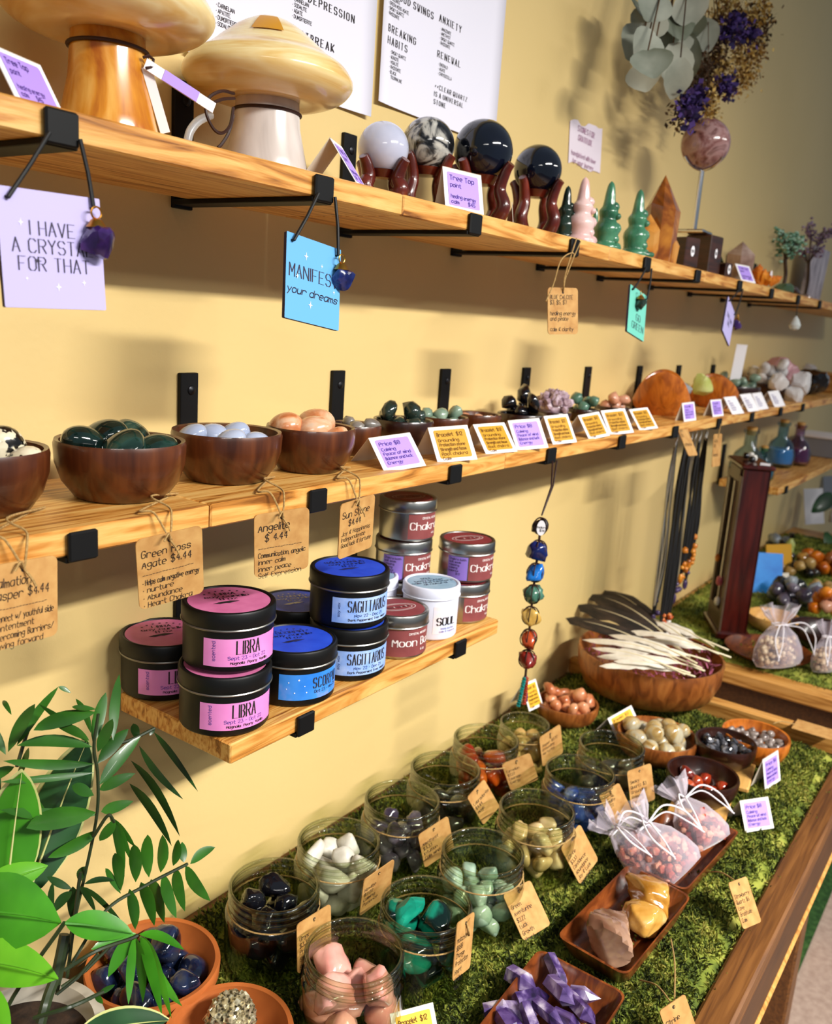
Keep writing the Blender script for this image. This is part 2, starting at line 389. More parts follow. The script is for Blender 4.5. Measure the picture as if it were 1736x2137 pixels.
# ---------------------------------------------------------------- moss
def moss(name, x0, x1, y0, y1, z, n, label, seed, blade=(0.005, 0.013), hump=0.010):
    rg = np.random.default_rng(seed); b = MB(); nx, ny = int((x1 - x0) / .012), int((y1 - y0) / .012)
    ph = rg.uniform(0, 6, 8)
    def hz(x, y):
        e = np.minimum(np.minimum(x - x0, x1 - x), np.minimum(y - y0, y1 - y)); e = np.clip(e / .03, 0, 1)
        return z - .016 + e * .012 + hump * .35 * (np.sin(41 * x + ph[0]) * np.sin(37 * y + ph[1]) + .6 * np.sin(83 * x + 60 * y + ph[2]) + .4 * np.sin(140 * y - 90 * x + ph[3])) * e
    X, Y = np.meshgrid(np.linspace(x0, x1, nx), np.linspace(y0, y1, ny)); Z = hz(X, Y)
    vs = np.stack([X.ravel(), Y.ravel(), Z.ravel()], 1)
    q = np.array([(j * nx + i, j * nx + i + 1, (j + 1) * nx + i + 1, (j + 1) * nx + i) for j in range(ny - 1) for i in range(nx - 1)])
    px, py = rg.uniform(x0 - .002, x1 + .002, n), rg.uniform(y0 - .003, y1 + .003, n); ed_ = py < y0 + .012; py[ed_] -= (.004 + .007 * np.sin(px[ed_] * 60) + .006 * np.sin(px[ed_] * 143 + 1)) ; pz = hz(px, py)
    a = rg.uniform(0, 2 * np.pi, n); lean = rg.uniform(.2, 1.5, n); Ln = rg.uniform(*blade, n); wd = rg.uniform(.0005, .0011, n)
    dx, dy = np.cos(a), np.sin(a)
    base = np.stack([px, py, pz - .001], 1); side = np.stack([-dy, dx, 0 * dx], 1) * wd[:, None]
    mid = base + np.stack([dx * np.sin(lean) * .5, dy * np.sin(lean) * .5, np.cos(lean) * .75], 1) * Ln[:, None]
    tip = base + np.stack([dx * np.sin(lean), dy * np.sin(lean), np.cos(lean) * .85], 1) * Ln[:, None]
    bl = np.stack([base - side, base + side, mid + side * .8, tip, mid - side * .8], 1).reshape(-1, 3)
    allv = np.concatenate([vs, bl]); me = bpy.data.meshes.new(name)
    o0 = len(vs); fl = [tuple(f) for f in q] + [tuple(range(o0 + 5 * i, o0 + 5 * i + 5)) for i in range(n)]
    me.from_pydata(allv.tolist(), [], fl); me.materials.append(MATS['moss']); me.update()
    o = bpy.data.objects.new(name, me); COL.objects.link(o); return tag(o, label, 'moss', kind='stuff')
M('moss', ['#232a07', '#465413', '#6d7824', '#92963a', '#a99f4c'], rough=0.9, tex='noise', scale=30, island=0.55, stops=[.25, .40, .53, .66, .85], rand=False)
moss('moss', 0.27, 1.515, 0.174, 0.655, TAB, 110000, 'green moss mat covering the long table', 3)
moss('moss', 1.785, 3.2, 0.20, 0.655, TAB + .008, 26000, 'green moss mat covering the second table', 5)
# ---------------------------------------------------------------- stones
def stone_mesh(name, seed, mat, kind='tumbled', sub=3, ext=(1, 1, 1)):
    rg = np.random.default_rng(seed); V, F = ICO[sub]; D = np.array(V); n, p, lo = {'tumbled': (11, 9, .78), 'pebble': (9, 6, .86), 'rough': (17, 60, .70), 'chunk': (12, 34, .72), 'egg': (0, 0, 0)}[kind]
    if kind == 'egg':
        R = np.ones(len(D)); D = D * np.array([1, 1, 1.28]); D[:, :2] *= (1 - .14 * D[:, 2:3])
    else:
        N_ = rg.normal(size=(n, 3)); N_ /= np.linalg.norm(N_, axis=1)[:, None]; N_ = np.vstack([N_, np.eye(3), -np.eye(3)])
        h = rg.uniform(lo, 1.08, len(N_)); R = (np.maximum(D @ N_.T, 1e-6) / h)
        R = (R ** p).sum(1) ** (-1 / p)
        if kind in ('rough', 'chunk'): R = R * (1 + .035 * np.sin(D @ rg.normal(size=3) * 7) + .02 * np.sin(D @ rg.normal(size=3) * 15))
    P = D * R[:, None] * np.array(ext) * 0.01
    b = MB(); b.add(P.tolist(), F); return b.mesh(name, mat, smooth=180 if kind != 'rough' else 24)
def stone_set(name, mat, kind, n=4, seed=0, sub=2, exts=((1.15, .95, .85), (1, 1, .9), (1.3, .85, .8), (.95, 1.1, .95))):
    return [stone_mesh(name, seed * 31 + i, mat, kind, sub, exts[i % len(exts)]) for i in range(n)]
def pack(n, r, zfloor, R, rnd, jit=0.12):
    """settle n balls of about radius r one by one on zfloor(x, y) inside radius R: list of (x, y, z, r)"""
    out = []
    for i in range(n):
        rr = r * rnd.uniform(1 - jit, 1 + jit); best = None
        for _ in range(40):
            a = rnd.uniform(0, 2 * math.pi); q = (R - rr * 0.95) * math.sqrt(rnd.random()); x, y = q * math.cos(a), q * math.sin(a)
            z = zfloor(x, y) + rr * .9
            for (X, Y, Z, S) in out:
                d2 = (x - X) ** 2 + (y - Y) ** 2; s2 = ((rr + S) * .90) ** 2
                if d2 < s2: z = max(z, Z + math.sqrt(s2 - d2))
            if best is None or z < best[2]: best = (x, y, z, rr)
        out.append(best)
    return out
def fill(meshes, name, label, cat, group, c, pts, rnd, flat=False, k=1.0):
    for x, y, z, r in pts:
        rot = (rnd.uniform(-.5, .5), rnd.uniform(-.5, .5), rnd.uniform(0, 6.28)) if flat else (rnd.uniform(0, 6.28), rnd.uniform(-1.2, 1.2), rnd.uniform(0, 6.28))
        inst(rnd.choice(meshes), name, label, cat, (c[0] + x, c[1] + y, c[2] + z), rot, r * k * 100, group)
def crystal(b, h, r, tip, n=6, seed=0, mat=None, mi=0, skew=0.0):
    rnd = random.Random(seed); rs = [r * rnd.uniform(.78, 1.15) for _ in range(n)]; vs = []
    for z, k in ((0, .92), (h - tip, 1.0)):
        for i in range(n):
            a = 2 * math.pi * i / n; vs.append((rs[i] * k * math.cos(a), rs[i] * k * math.sin(a), z + (rnd.uniform(-.25, .25) * tip if z else 0)))
    vs.append((skew * r, skew * r * .5, h)); vs.append((0, 0, 0))
    fs = [(i, (i + 1) % n, n + (i + 1) % n, n + i) for i in range(n)] + [(n + i, n + (i + 1) % n, 2 * n) for i in range(n)] + [((i + 1) % n, i, 2 * n + 1) for i in range(n)]
    return b.add(vs, fs, mi, mat)
def aty(px, py, y): return at(px, py, 1, y)

# ---------------------------------------------------------------- folded tent cards
def tent_lines(kind, rnd):
    return {'p': [('Price $8', 1.2), 'Calming', 'Peace of mind', 'Balance and luck', 'Energy'], 'y': [('Bracelet  $12', 1.2), 'Grounding', 'Protection stone', 'Strength and focus', 'Root chakra', 'Calm'],
            't': [('Tree Top', 1.3), ('point', 1.1), ' ', 'healing energy', 'calm      $45'], 'w': ['love', 'peace', 'clarity', 'energy', 'focus']}[kind]
def tent(c, e, w_, h_, label, kind='y', group=None, base=None, inset=0.1, seed=1, side=1.0):
    Mx = Euler(e).to_matrix(); r, u, n = Mx.col[0], Mx.col[1], Mx.col[2]; c = Vector(c); c.z += H
    if base is not None: c.z += base - (c - u * h_ / 2).z + 0.0006
    t = 0.0005; ridge = c + u * h_ / 2; foot = ridge - Vector((-u.x, -u.y, u.z)) * h_
    root = thing('tent_card', label, 'price card', (c.x, c.y, (c - u * h_ / 2).z), group=group); o = root.location
    b = MB(); Q = lambda p: p - o
    ub = (ridge - foot).normalized(); nb = r.cross(ub); nb = nb if nb.y > 0 else -nb
    L_, R_ = -r * w_ / 2, r * w_ / 2
    for a0, a1, nn, mi in ((c - u * h_ / 2, ridge, n, 0), (foot, ridge, nb, 1)):
        vs = [Q(a0 + L_), Q(a0 + R_), Q(a1 + R_), Q(a1 + L_), Q(a0 + L_ - nn * t), Q(a0 + R_ - nn * t), Q(a1 + R_ - nn * t), Q(a1 + L_ - nn * t)]
        b.add(vs, [(0, 1, 2, 3), (7, 6, 5, 4), (0, 4, 5, 1), (1, 5, 6, 2), (2, 6, 7, 3), (3, 7, 4, 0)], mi)
    b.build('card', [MATS['white card'], MATS['card back']], root, smooth=0)
    cc = c - o
    fn = lambda off: (lambda x, y: cc + r * x + u * y + n * off)
    par = root
    if kind != 'w':
        pm = {'p': 'lilac paper', 't': 'lilac paper', 'y': 'mustard paper', 'Y': 'yellow paper'}[kind]
        ol = rrect(w_ * (1 - 2 * inset), h_ * (1 - 2 * inset), w_ * .04); p = MB(); f = fn(.0003)
        p.add([f(x, y) for x, y in ol], [tuple(range(len(ol)))]); par = p.build('sticker', MATS[pm], root, smooth=0)
    hh = h_ * .085; q = pen(tent_lines(kind.lower() if kind != 't' else 't', None), hh, 1.5, .15, seed=seed, jit=.2, smooth=True, fit=w_ * (.84 - 2 * inset))
    q = shift(q, -w_ * (.5 - inset - .06), h_ * (.5 - inset - .10)); f = fn(.0006)
    q = [[(min(x, w_ * (.48 - inset)), y) for x, y in p_] for p_ in q]
    letter('lettering', q, MATS['violet ink' if kind in 'ptw' else 'brown ink'], par, f)
    return root
TT = {'T1': ((0.3258, 0.5300, 0.1244), (1.10, -0.054, 0.515), 0.0562, 0.0341), 'T2': ((0.628, 0.5320, 0.1244), (0.95, 0.0, 0.45), 0.040, 0.046),
      'T3': ((0.7916, 0.5180, 0.1292), (1.269, 0.042, -0.354), 0.0494, 0.0430), 'T4': ((1.8021, 0.5150, 0.1253), (1.004, 0.030, -0.335), 0.0461, 0.0385)}
for k, l in (('T1', 'white folded card with lilac panel beside the amber mushroom lamp, cut by the frame'), ('T2', 'white folded card with lilac panel seen edge-on left of the pale blue sphere'),
             ('T3', 'white folded card with lilac panel in front of the navy spheres'), ('T4', 'small white folded card with lilac panel by the brown blocks and orange cluster')):
    tent(*TT[k], l, 't', base=TOP)

# ---------------------------------------------------------------- mushroom lamps
M('onyx amber', ['#a85a10', '#d08a26', '#e2ad55'], rough=0.22, tex='noise', scale=25, stretch=(1, 1, .5), dist=2, sss=.3, coat=.3)
M('onyx cap', ['#c7923f', '#e2c07c', '#ecd9a6', '#d8ab5c'], rough=0.22, tex='noise', scale=10, stretch=(.6, .6, 5), dist=1.2, sss=.25, coat=.35)
M('onyx pale', ['#b9ada6', '#d2c8c2', '#ddd5d0'], rough=0.25, tex='noise', scale=18, stretch=(1, 1, .5), dist=1.5, sss=.2, coat=.3)
M('gold sticker', '#c98a0c', rough=0.4)
M('clear plastic', '#dfe2e6', rough=0.25, trans=.6)
def mushroom(cx, cy, rs, hs, rc, hc, zc, stem, label, sticker=False):
    root = thing('mushroom_lamp', label, 'lamp', (cx, cy, TOP))
    MB().lathe([(0, 0), (rs * 1.42, 0), (rs * 1.45, .003), (rs * 1.3, hs * .2), (rs * 1.08, hs * .5), (rs, hs * .8), (rs * .98, hs), (0, hs)], 64).build('stem', MATS[stem], root, smooth=50)
    pr = [(0, zc - .006), (rs * 1.0, zc - .010), (rc * .62, zc - .011), (rc * .86, zc - .005), (rc * .97, zc + .002), (rc, zc + .008), (rc * .965, zc + .014), (rc * .88, zc + .021), (rc * .72, zc + hc * .49), (rc * .54, zc + hc * .68), (rc * .36, zc + hc * .85), (rc * .18, zc + hc * .965), (rc * .08, zc + hc * .993), (0, zc + hc)]
    cap = MB().lathe([tuple(p) for p in [(p[0], p[1]) for p in spline([(a, 0, b) for a, b in pr], 4)]] if False else [(p.x, p.z) for p in spline([(a, 0, b) for a, b in pr], 4)], 72).build('cap', MATS['onyx cap'], root, smooth=180)
    ring = [(rs * 1.065 * math.cos(a), rs * 1.065 * math.sin(a), zc - .019) for a in [2 * math.pi * k / 40 for k in range(40)]]
    MB().tube(ring, .0014, 8, closed=True).build('cord', MATS['brown cord'], root)
    if sticker:
        s = MB(); n = 8; pts = []; up_ = [(p.x, p.z) for p in spline([(a, 0, b) for a, b in pr], 4) if p.z > zc + .012][::-1]; UR, UZ = [q[0] for q in up_], [q[1] for q in up_]
        for j in range(n + 1):
            for i in range(n + 1):
                a = math.radians(-137 + 34 * (i / n - .5)); t = .32 + .28 * j / n
                r_ = rc * t; z = np.interp(r_, UR, UZ)
                pts.append(((r_ + .0006) * math.cos(a), (r_ + .0006) * math.sin(a), z + .0012))
        s.add(pts, [(j * (n + 1) + i, j * (n + 1) + i + 1, (j + 1) * (n + 1) + i + 1, (j + 1) * (n + 1) + i) for j in range(n) for i in range(n)])
        s.build('sticker', MATS['gold sticker'], cap, smooth=180)
    return root
c1 = aty(226, 160, .585); c2 = aty(558, 230, .585)
mushroom(c1.x, c1.y, .0255, .088, .074, .055, .083, 'onyx amber', 'big onyx mushroom lamp with amber stem, its cap cut by the top of the frame')
m2 = mushroom(c2.x, c2.y, .0265, .086, .072, .056, .074, 'onyx pale', 'onyx mushroom lamp with pale grey stem and a gold square on its cap', True)
# loose cord loops and plug lead of the pale lamp
q0 = Vector((c2.x, c2.y, TOP))
lp = [aty(488, 195, .57), aty(462, 190, .565), aty(435, 205, .562), aty(430, 235, .56), aty(445, 268, .56), aty(463, 278, .56), aty(480, 262, .562), aty(487, 225, .566)]
MB().tube([p - q0 for p in spline(lp, 5)], .0013, 6).build('cord', MATS['brown cord'], m2)
lp = [aty(489, 205, .57), aty(465, 207, .567), aty(443, 215, .563)]
MB().tube([p - q0 for p in spline(lp, 5)], .0013, 6).build('cord', MATS['brown cord'], m2)
lp = [aty(487, 240, .568), aty(478, 275, .568), aty(463, 300, .568), aty(455, 308, .568)]
MB().tube([p - q0 for p in spline(lp, 5)], .0013, 6).build('cord', MATS['brown cord'], m2)
lp = [aty(440, 240, .60), aty(415, 252, .60), aty(398, 272, .60), aty(392, 292, .60), aty(392, 300, .60)]
MB().tube([p - q0 for p in spline(lp, 6)], .0035, 10).build('plug_lead', MATS['clear plastic'], m2)
# paper price tags hanging on the cords
tg = thing('hang_tag', 'folded paper price tag with lilac print hanging from the amber mushroom lamp', 'price tag', aty(303, 128, .557)); o = tg.location
a, b_ = aty(303, 132, .556), aty(447, 226, .540); d = (b_ - a).normalized(); up = d.cross(Vector((0.2, 1, 0.2))).normalized()
def strip_(a, b, wd, mat, name, par, off=0.0):
    d = (b - a).normalized(); s = d.cross(Vector((-.55, -.8, .1))).normalized() * wd / 2; n = Vector((-.3, -1, .2)).normalized() * .0003
    f = n * off; return MB().add([p - o + f for p in (a - s - n, b - s - n, b + s - n, a + s - n, a - s + n, b - s + n, b + s + n, a + s + n)], [(3, 2, 1, 0), (4, 5, 6, 7), (0, 1, 5, 4), (1, 2, 6, 5), (2, 3, 7, 6), (3, 0, 4, 7)]).build(name, MATS[mat], par, smooth=0)
pa = strip_(a, b_, .0075, 'white card', 'paper', tg); strip_(a.lerp(b_, .25), a.lerp(b_, .75), .0076, 'lilac paper', 'print', pa, 1.6)
strip_(aty(305, 140, .558), aty(345, 278, .56), .007, 'white card', 'paper', tg)
MB().tube([p - o for p in [aty(299, 120, .556), aty(310, 116, .555), aty(320, 124, .555), aty(318, 140, .555), aty(305, 142, .555)]], .0011, 6).build('cord', MATS['brown cord'], tg)

# ---------------------------------------------------------------- stone spheres on carved stands
M('pale blue agate', ['#aeb0c6', '#c3c4d6', '#aab6dc'], rough=0.12, tex='noise', scale=14, coat=.5, dist=1)
M('speckled granite', ['#141416', '#3d3d3f', '#a9a69f', '#c7c3b9'], rough=0.12, tex='noise', scale=42, stops=[.38, .45, .53, .66], coat=.5, dist=1.5)
M('navy stone', ['#05070f', '#0b1122'], rough=0.06, tex='noise', scale=20, coat=.6)
M('mauve jasper', ['#5a332f', '#8a5b56', '#a98480', '#6d4440'], rough=0.15, tex='noise', scale=22, dist=2, coat=.5)
M('carved wood', ['#38100a', '#5a1c10', '#7a2c18'], rough=0.25, tex='noise', scale=30, coat=.4)
M('chrome', '#d5d6da', rough=0.12, metal=1.0)
def sphere_stand(cx, cy, zc, r, label):
    hb = zc - r - TOP; root = thing('sphere_stand', label, 'stand', (cx, cy, TOP)); zb = zc - TOP
    MB().lathe([(r * .55, 0), (r * .8, .001), (r * .82, .004), (r * .7, .007), (r * .55, .007)], 40, close=True).build('base_ring', MATS['carved wood'], root)
    for k in range(4):
        a = math.radians(-2 + 90 * k); c_, s_ = math.cos(a), math.sin(a)
        zt = zb - r * .45
        pts = [(r * .75, .006), (r * 1.0, hb * .35 + .005), (r * .80, hb * .75 + .003), (r * .98, hb + r * .30), (r * 1.16, zt)]
        P = spline([(p * c_, p * s_, z) for p, z in pts], 5); n = len(P)
        MB().tube(P, [.0085 * (1.1 - .55 * i / n) for i in range(n)], 10).build('prong', MATS['carved wood'], root)
    MB().lathe([(0, hb - .004), (r * .45, hb - .003), (r * .62, hb + r * .18), (r * .55, hb + r * .2), (0, hb + .0)], 32).build('cup', MATS['carved wood'], root)
SP = [(800, 310, .575, 53, 'pale blue agate', 'pale blue polished stone sphere, leftmost of the four', 'low carved stand under the pale blue sphere'),
      (893, 303, .612, 57, 'speckled granite', 'white and black speckled stone sphere between pale blue and navy ones', 'carved stand under the speckled sphere'),
      (1008, 315, .575, 62, 'navy stone', 'large dark navy polished stone sphere', 'carved red-brown stand under the large navy sphere'),
      (1122, 355, .575, 50, 'navy stone', 'smaller dark navy polished stone sphere, right of the large one', 'carved red-brown stand under the smaller navy sphere')]
for px, py, y, rp, mt, l, l2 in SP:
    p = aty(px, py, y); dep = Vector(CR[:, 2]).dot(p - Vector((0, 0, H))); r = rp * dep / FPX
    if px == 893: r *= .97
    inst(MB().lathe([(r * math.sin(math.pi * k / 40), -r * math.cos(math.pi * k / 40)) for k in range(41)], 72).mesh('stone_sphere', MATS[mt], 180), 'stone_sphere', l, 'sphere', p)
    sphere_stand(p.x, p.y, p.z, r, l2)
MB_ = MB
# little price slip lying by the stands
sl = aty(1062, 420, .52)
tag(MB().box((0, 0, .012), (.012, .0006, .022)).build('price_slip', MATS['card back'], loc=(sl.x, .512, TOP), rot=(-.15, 0, .5), smooth=0), 'small blank cream slip leaning under the navy spheres', 'price slip')

# ---------------------------------------------------------------- carved goddess figurines
M('jade green', ['#27543c', '#3f7a5a', '#5b9473'], rough=0.2, tex='noise', scale=40, coat=.4, sss=.15)
M('dark jade', ['#16231c', '#27392d'], rough=0.2, tex='noise', scale=40, coat=.4)
M('rose quartz', ['#d9a9a4', '#e3bdb8', '#ecd0ca'], rough=0.2, tex='noise', scale=30, coat=.4, sss=.25)
def figurine(px, py, y, h, mat, label, turn=0.0, fat=1.0, square=False):
    p = aty(px, py, y); b = MB()
    pr = [(0, 0), (.21, 0), (.23, .03), (.22, .08), (.17, .11), (.17, .2), (.19, .3), (.17, .38), (.125, .45), (.14, .53), (.14, .58), (.10, .64), (.085, .72), (.07, .84), (.045, .95), (.0, 1.0)]
    b.lathe([(q.x * h * fat, q.z * h) for q in spline([(a, 0, c) for a, c in pr], 4)], 28)
    for ex, ey, ez, er in ((.075, 0, .635, .085), (.13, .05, .50, .055), (.13, -.05, .50, .055), (.12, 0, .33, .10), (.10, .06, .17, .09), (.10, -.06, .17, .09), (.16, 0, .055, .09)): b.ell((ex * h * fat, ey * h, ez * h), (er * h * fat, er * h, er * h * .95))
    if square: b.box((.03 * h, 0, .04 * h), (.50 * h, .36 * h, .08 * h), bev=.002)
    return tag(b.build('goddess_figurine', MATS[mat], loc=(p.x, y, TOP), rot=(0, 0, turn), smooth=180), label, 'figurine')
figurine(1182, 430, .545, .070, 'dark jade', 'dark green carved goddess figurine beside the navy sphere', -.9)
figurine(1215, 440, .528, .082, 'rose quartz', 'pale pink carved goddess figurine, broad bodied', -.9, 1.15)
figurine(1243, 450, .57, .062, 'jade green', 'small green carved figurine half hidden behind the pink one', -.9, .8)
figurine(1268, 460, .535, .092, 'jade green', 'tall green carved goddess figurine standing right of the pink one', -.9)
figurine(1328, 475, .53, .095, 'jade green', 'green carved goddess figurine on a square base beside the amber crystal', -.9, 1.0, True)

# ---------------------------------------------------------------- crystals, blocks and trees along the rest of the highest shelf
M('amber quartz', ['#3f1f0b', '#8a4a16', '#c07d2c', '#c98f45'], rough=0.12, tex='noise', scale=14, dist=1.2, coat=.5, stops=[.3, .45, .58, .75])
M('smoky quartz', ['#6d5246', '#97796b', '#b79d90'], rough=0.12, tex='noise', scale=30, coat=.5, sss=.2)
M('green quartz', ['#2d3f2c', '#4f6a4c'], rough=0.15, tex='noise', scale=30, coat=.4)
M('orange calcite', ['#a84d0b', '#d47516', '#e79633'], rough=0.25, tex='noise', scale=40, sss=.2)
p = aty(1380, 500, .53); am = thing('amber_crystal', 'tall amber brown crystal point with a smaller point at its foot', 'crystal', (p.x, .535, TOP))
crystal(MB(), .132, .027, .045, 7, 4, skew=.2).build('main_point', MATS['amber quartz'], am, smooth=0)
crystal(MB(), .070, .017, .022, 6, 9, Matrix.Translation((-.026, .004, 0)) @ Matrix.Rotation(-.12, 4, 'Y')).build('side_point', MATS['amber quartz'], am, smooth=0)
crystal(MB(), .048, .014, .020, 6, 12, Matrix.Translation((.012, -.016, 0)) @ Matrix.Rotation(.15, 4, 'Y')).build('side_point', MATS['amber quartz'], am, smooth=0)
M('box brown', ['#22100a', '#38190d', '#452012'], rough=0.35, tex='noise', scale=14, stretch=(2, 2, 12), coat=.2)
def block(px, y, s, h, label, turn=0.25, oval=True):
    p = aty(px[0], px[1], y); cs_, sn_ = math.cos(turn), math.sin(turn); p.x += (cs_ - sn_) * s / 2; yy = y + (sn_ + cs_) * s / 2
    r = thing('wooden_block', label, 'block', (p.x, yy, TOP), (0, 0, turn))
    MB().box((0, 0, h / 2), (s, s, h), bev=.0015).build('body', MATS['box brown'], r, smooth=30)
    if oval:
        ol = [(.0048 * math.cos(a), .0082 * math.sin(a)) for a in [2 * math.pi * k / 24 for k in range(24)]]
        f = lambda off: (lambda x, y_: Vector((x, -s / 2 - off, h * .55 + y_)))
        b = MB(); b.add([f(.0003)(x, y_) for x, y_ in ol], [tuple(range(24))]); st = b.build('price_sticker', MATS['white card'], r, smooth=0)
        letter('lettering', shift(pen(['$8'], .004, align='c', thick=.15), 0, .002), MATS['ink'], st, f(.0006))
    return r
block((1428, 545), .508, .036, .046, 'low brown wooden block with white oval sticker', -.30)
tbk = block((1478, 555), .520, .048, .066, 'taller brown wooden block carrying the sphere stand', -.12)
block((1513, 572), .506, .022, .024, 'smallest brown block with white oval sticker, under the smoky crystal', -.25)
# mauve sphere on a chrome stand, standing on the taller block
pb = tbk.location; zt = TOP + .066 + .0004; ps = aty(1472, 300, .553); r = 50 * Vector(CR[:, 2]).dot(ps - Vector((0, 0, H))) / FPX
st = thing('sphere_stand', 'chrome pole stand with ring cradle and square foot on the taller block', 'stand', (ps.x, ps.y, zt))
lx = 0.0; zs = ps.z - zt
MB().box((0, 0, .003), (.05, .05, .006), bev=.002).build('foot', MATS['chrome'], st, smooth=30)
MB().tube([(0, 0, .006), (lx * .5, 0, (zs - r) * .5), (lx, 0, zs - r - .003)], .0042, 16).build('pole', MATS['chrome'], st)
for k in range(3):
    a = math.radians(20 + 120 * k); MB().tube([(lx + (r + .002) * math.sin(t) * math.cos(a), (r + .002) * math.sin(t) * math.sin(a), zs - (r + .002) * math.cos(t)) for t in [i * .11 for i in range(10)]], .0022, 8).build('cradle_arm', MATS['chrome'], st)
inst(MB().lathe([(r * math.sin(math.pi * k / 32), -r * math.cos(math.pi * k / 32)) for k in range(33)], 56).mesh('stone_sphere', MATS['mauve jasper'], 180), 'stone_sphere', 'mauve mottled stone sphere high on the chrome stand', 'sphere', ps)
p = aty(1502, 500, .62); tag(crystal(MB(), .085, .026, .035, 4, 2).build('crystal_point', MATS['green quartz'], loc=(p.x, .625, TOP), rot=(0, 0, .6), smooth=0), 'dark green crystal point behind the chrome stand', 'crystal')
p = aty(1548, 520, .575); tag(crystal(MB(), .092, .030, .034, 6, 5).build('crystal_point', MATS['smoky quartz'], loc=(p.x, .575, TOP), rot=(0, 0, .3), smooth=0), 'stout pinkish smoky crystal point between block and wire tree', 'crystal')
rn = random.Random(4); b = MB(); p = aty(1592, 570, .525)
for k in range(14): crystal(b, rn.uniform(.018, .034), .008, .010, 6, k, Matrix.Translation((rn.uniform(-.018, .018), rn.uniform(-.012, .012), rn.uniform(.004, .018))) @ Euler((rn.uniform(-.9, .9), rn.uniform(-.9, .9), 0)).to_matrix().to_4x4())
oc = thing('orange_cluster', 'bright orange crystal cluster with a round white price dot', 'crystal', (p.x, .525, TOP)); b.build('cluster', MATS['orange calcite'], oc, smooth=0)
MB().lathe([(0, .001), (.008, .0005), (.0082, 0)], 20, mat=Matrix.Translation((-.008, -.019, .026)) @ Matrix.Rotation(math.pi / 2, 4, 'X')).build('price_sticker', MATS['white card'], oc)
p = aty(1521, 520, .60); tag(inst(stone_mesh('red_stone', 5, MATS['orange calcite'], 'rough', 2), 'red_stone', 'rust red rough stone beside the smoky crystal', 'stone', (p.x, .60, TOP + .022), (0, 0, 0), (1.4, 1.2, 2.2)))
M('wire', ['#3b2b22', '#55402f'], rough=.4, metal=.4, tex='noise', scale=80)
M('amethyst chip', ['#5a4260', '#836a8c', '#a894b0'], rough=.2, tex='noise', scale=60, island=.5)
M('aventurine chip', ['#4d7a60', '#7ba58b', '#a5c2ac'], rough=.2, tex='noise', scale=60, island=.5)
def gem_tree(px, y, h, spread, mat, label, seed, basemat):
    rn = random.Random(seed); p = aty(px[0], px[1], y); t = thing('wire_tree', label, 'ornament', (p.x, y, TOP)); tr = MB(); ch = MB()
    inst(stone_mesh('base_stone', seed, MATS[basemat], 'rough', 2), 'base_stone', None, None, (0, 0, .010), (0, 0, 0), (3.0, 2.4, 1.4)).parent = t
    tr.tube(spline([(0, 0, .014), (.006, 0, h * .3), (-.004, .004, h * .55)], 5), .0045, 8)
    for k in range(13):
        a = rn.uniform(0, 6.28); R_ = spread * rn.uniform(.45, 1.0); zt_ = h * rn.uniform(.62, 1.0)
        e = (R_ * math.cos(a), R_ * .45 * math.sin(a), zt_); P = spline([(-.004, .004, h * .5), (e[0] * .5, e[1] * .5, h * .5 + (zt_ - h * .5) * .75), e], 4)
        tr.tube(P, .0013, 5)
        for q in range(16):
            c = P[-1 - rn.randrange(0, 5)] + Vector((rn.gauss(0, .010), rn.gauss(0, .007), rn.gauss(0, .007)))
            V, F = ICO[1]; s = rn.uniform(.0028, .0055); ch.add([c + Vector((x * s * 1.3, y_ * s, z * s * .8)) for x, y_, z in V], F)
    tr.build('trunk', MATS['wire'], t); ch.build('gem_leaves', MATS[mat], t, smooth=0)
gem_tree((1640, 560), .53, .135, .065, 'aventurine chip', 'wire tree with pale green gem leaves', 3, 'green quartz')
gem_tree((1688, 565), .585, .205, .125, 'amethyst chip', 'larger wire tree with purple gem leaves behind the green one', 8, 'smoky quartz')
M('mauve print', ['#6f6670', '#b9aeb6', '#d4cad0'], rough=.6, tex='noise', scale=18, stretch=(3, 3, 1))
p = aty(1700, 560, .63)
tag(MB().box((0, 0, .085), (.22, .012, .17), bev=.001).build('canvas_print', MATS['mauve print'], loc=(p.x, .632, TOP), rot=(.06, 0, .0), smooth=0), 'pale mauve canvas print leaning behind the purple wire tree', 'picture')
p = aty(1660, 595, .52); tag(inst(stone_mesh('tan_stone', 8, MATS['box brown'], 'chunk', 2), 'tan_stone', 'low brown stone in front of the wire trees at the shelf edge', 'stone', (p.x, .525, TOP + .010), (0, 0, 0), (3.5, 1.8, 1.1)))
# ---------------------------------------------------------------- hanging signs and kraft tags
M('sign lavender', '#b8aee0', rough=.5); M('sign blue', '#5ba3da', rough=.5); M('sign teal', '#6cc4b0', rough=.5); M('sign edge', '#3a2f3f', rough=.6)
M('sparkle', '#ffffff', rough=.5); M('sign ink', '#2a2238', rough=.6)
M('amethyst dark', ['#1d0f33', '#341c55', '#55387a'], rough=.15, tex='noise', scale=60, coat=.4)
M('lapis', ['#0c1238', '#1c2a6b', '#303f86'], rough=.2, tex='noise', scale=70, coat=.4)
M('gold', '#c98d3a', rough=.3, metal=1.0)
def frame(c, e):
    Mx = Euler(e).to_matrix(); return Vector((c[0], c[1], c[2] + H)), Mx.col[0].copy(), Mx.col[1].copy(), Mx.col[2].copy()
def plate(root, name, r, u, n, w_, h_, t, rad, front, edge, z0=0.0):
    """rounded plate centred on the root; front face towards n"""
    Mx = Matrix((r, u, n)).transposed().to_4x4(); ol = rrect(w_, h_, rad); b = MB(); b.prism(ol, -t, 0, 1, Mx); b.add([(x, y, .00005) for x, y in ol], [tuple(range(len(ol)))], 0, Mx)
    return b.build(name, [MATS[front], MATS[edge]], root, smooth=0)
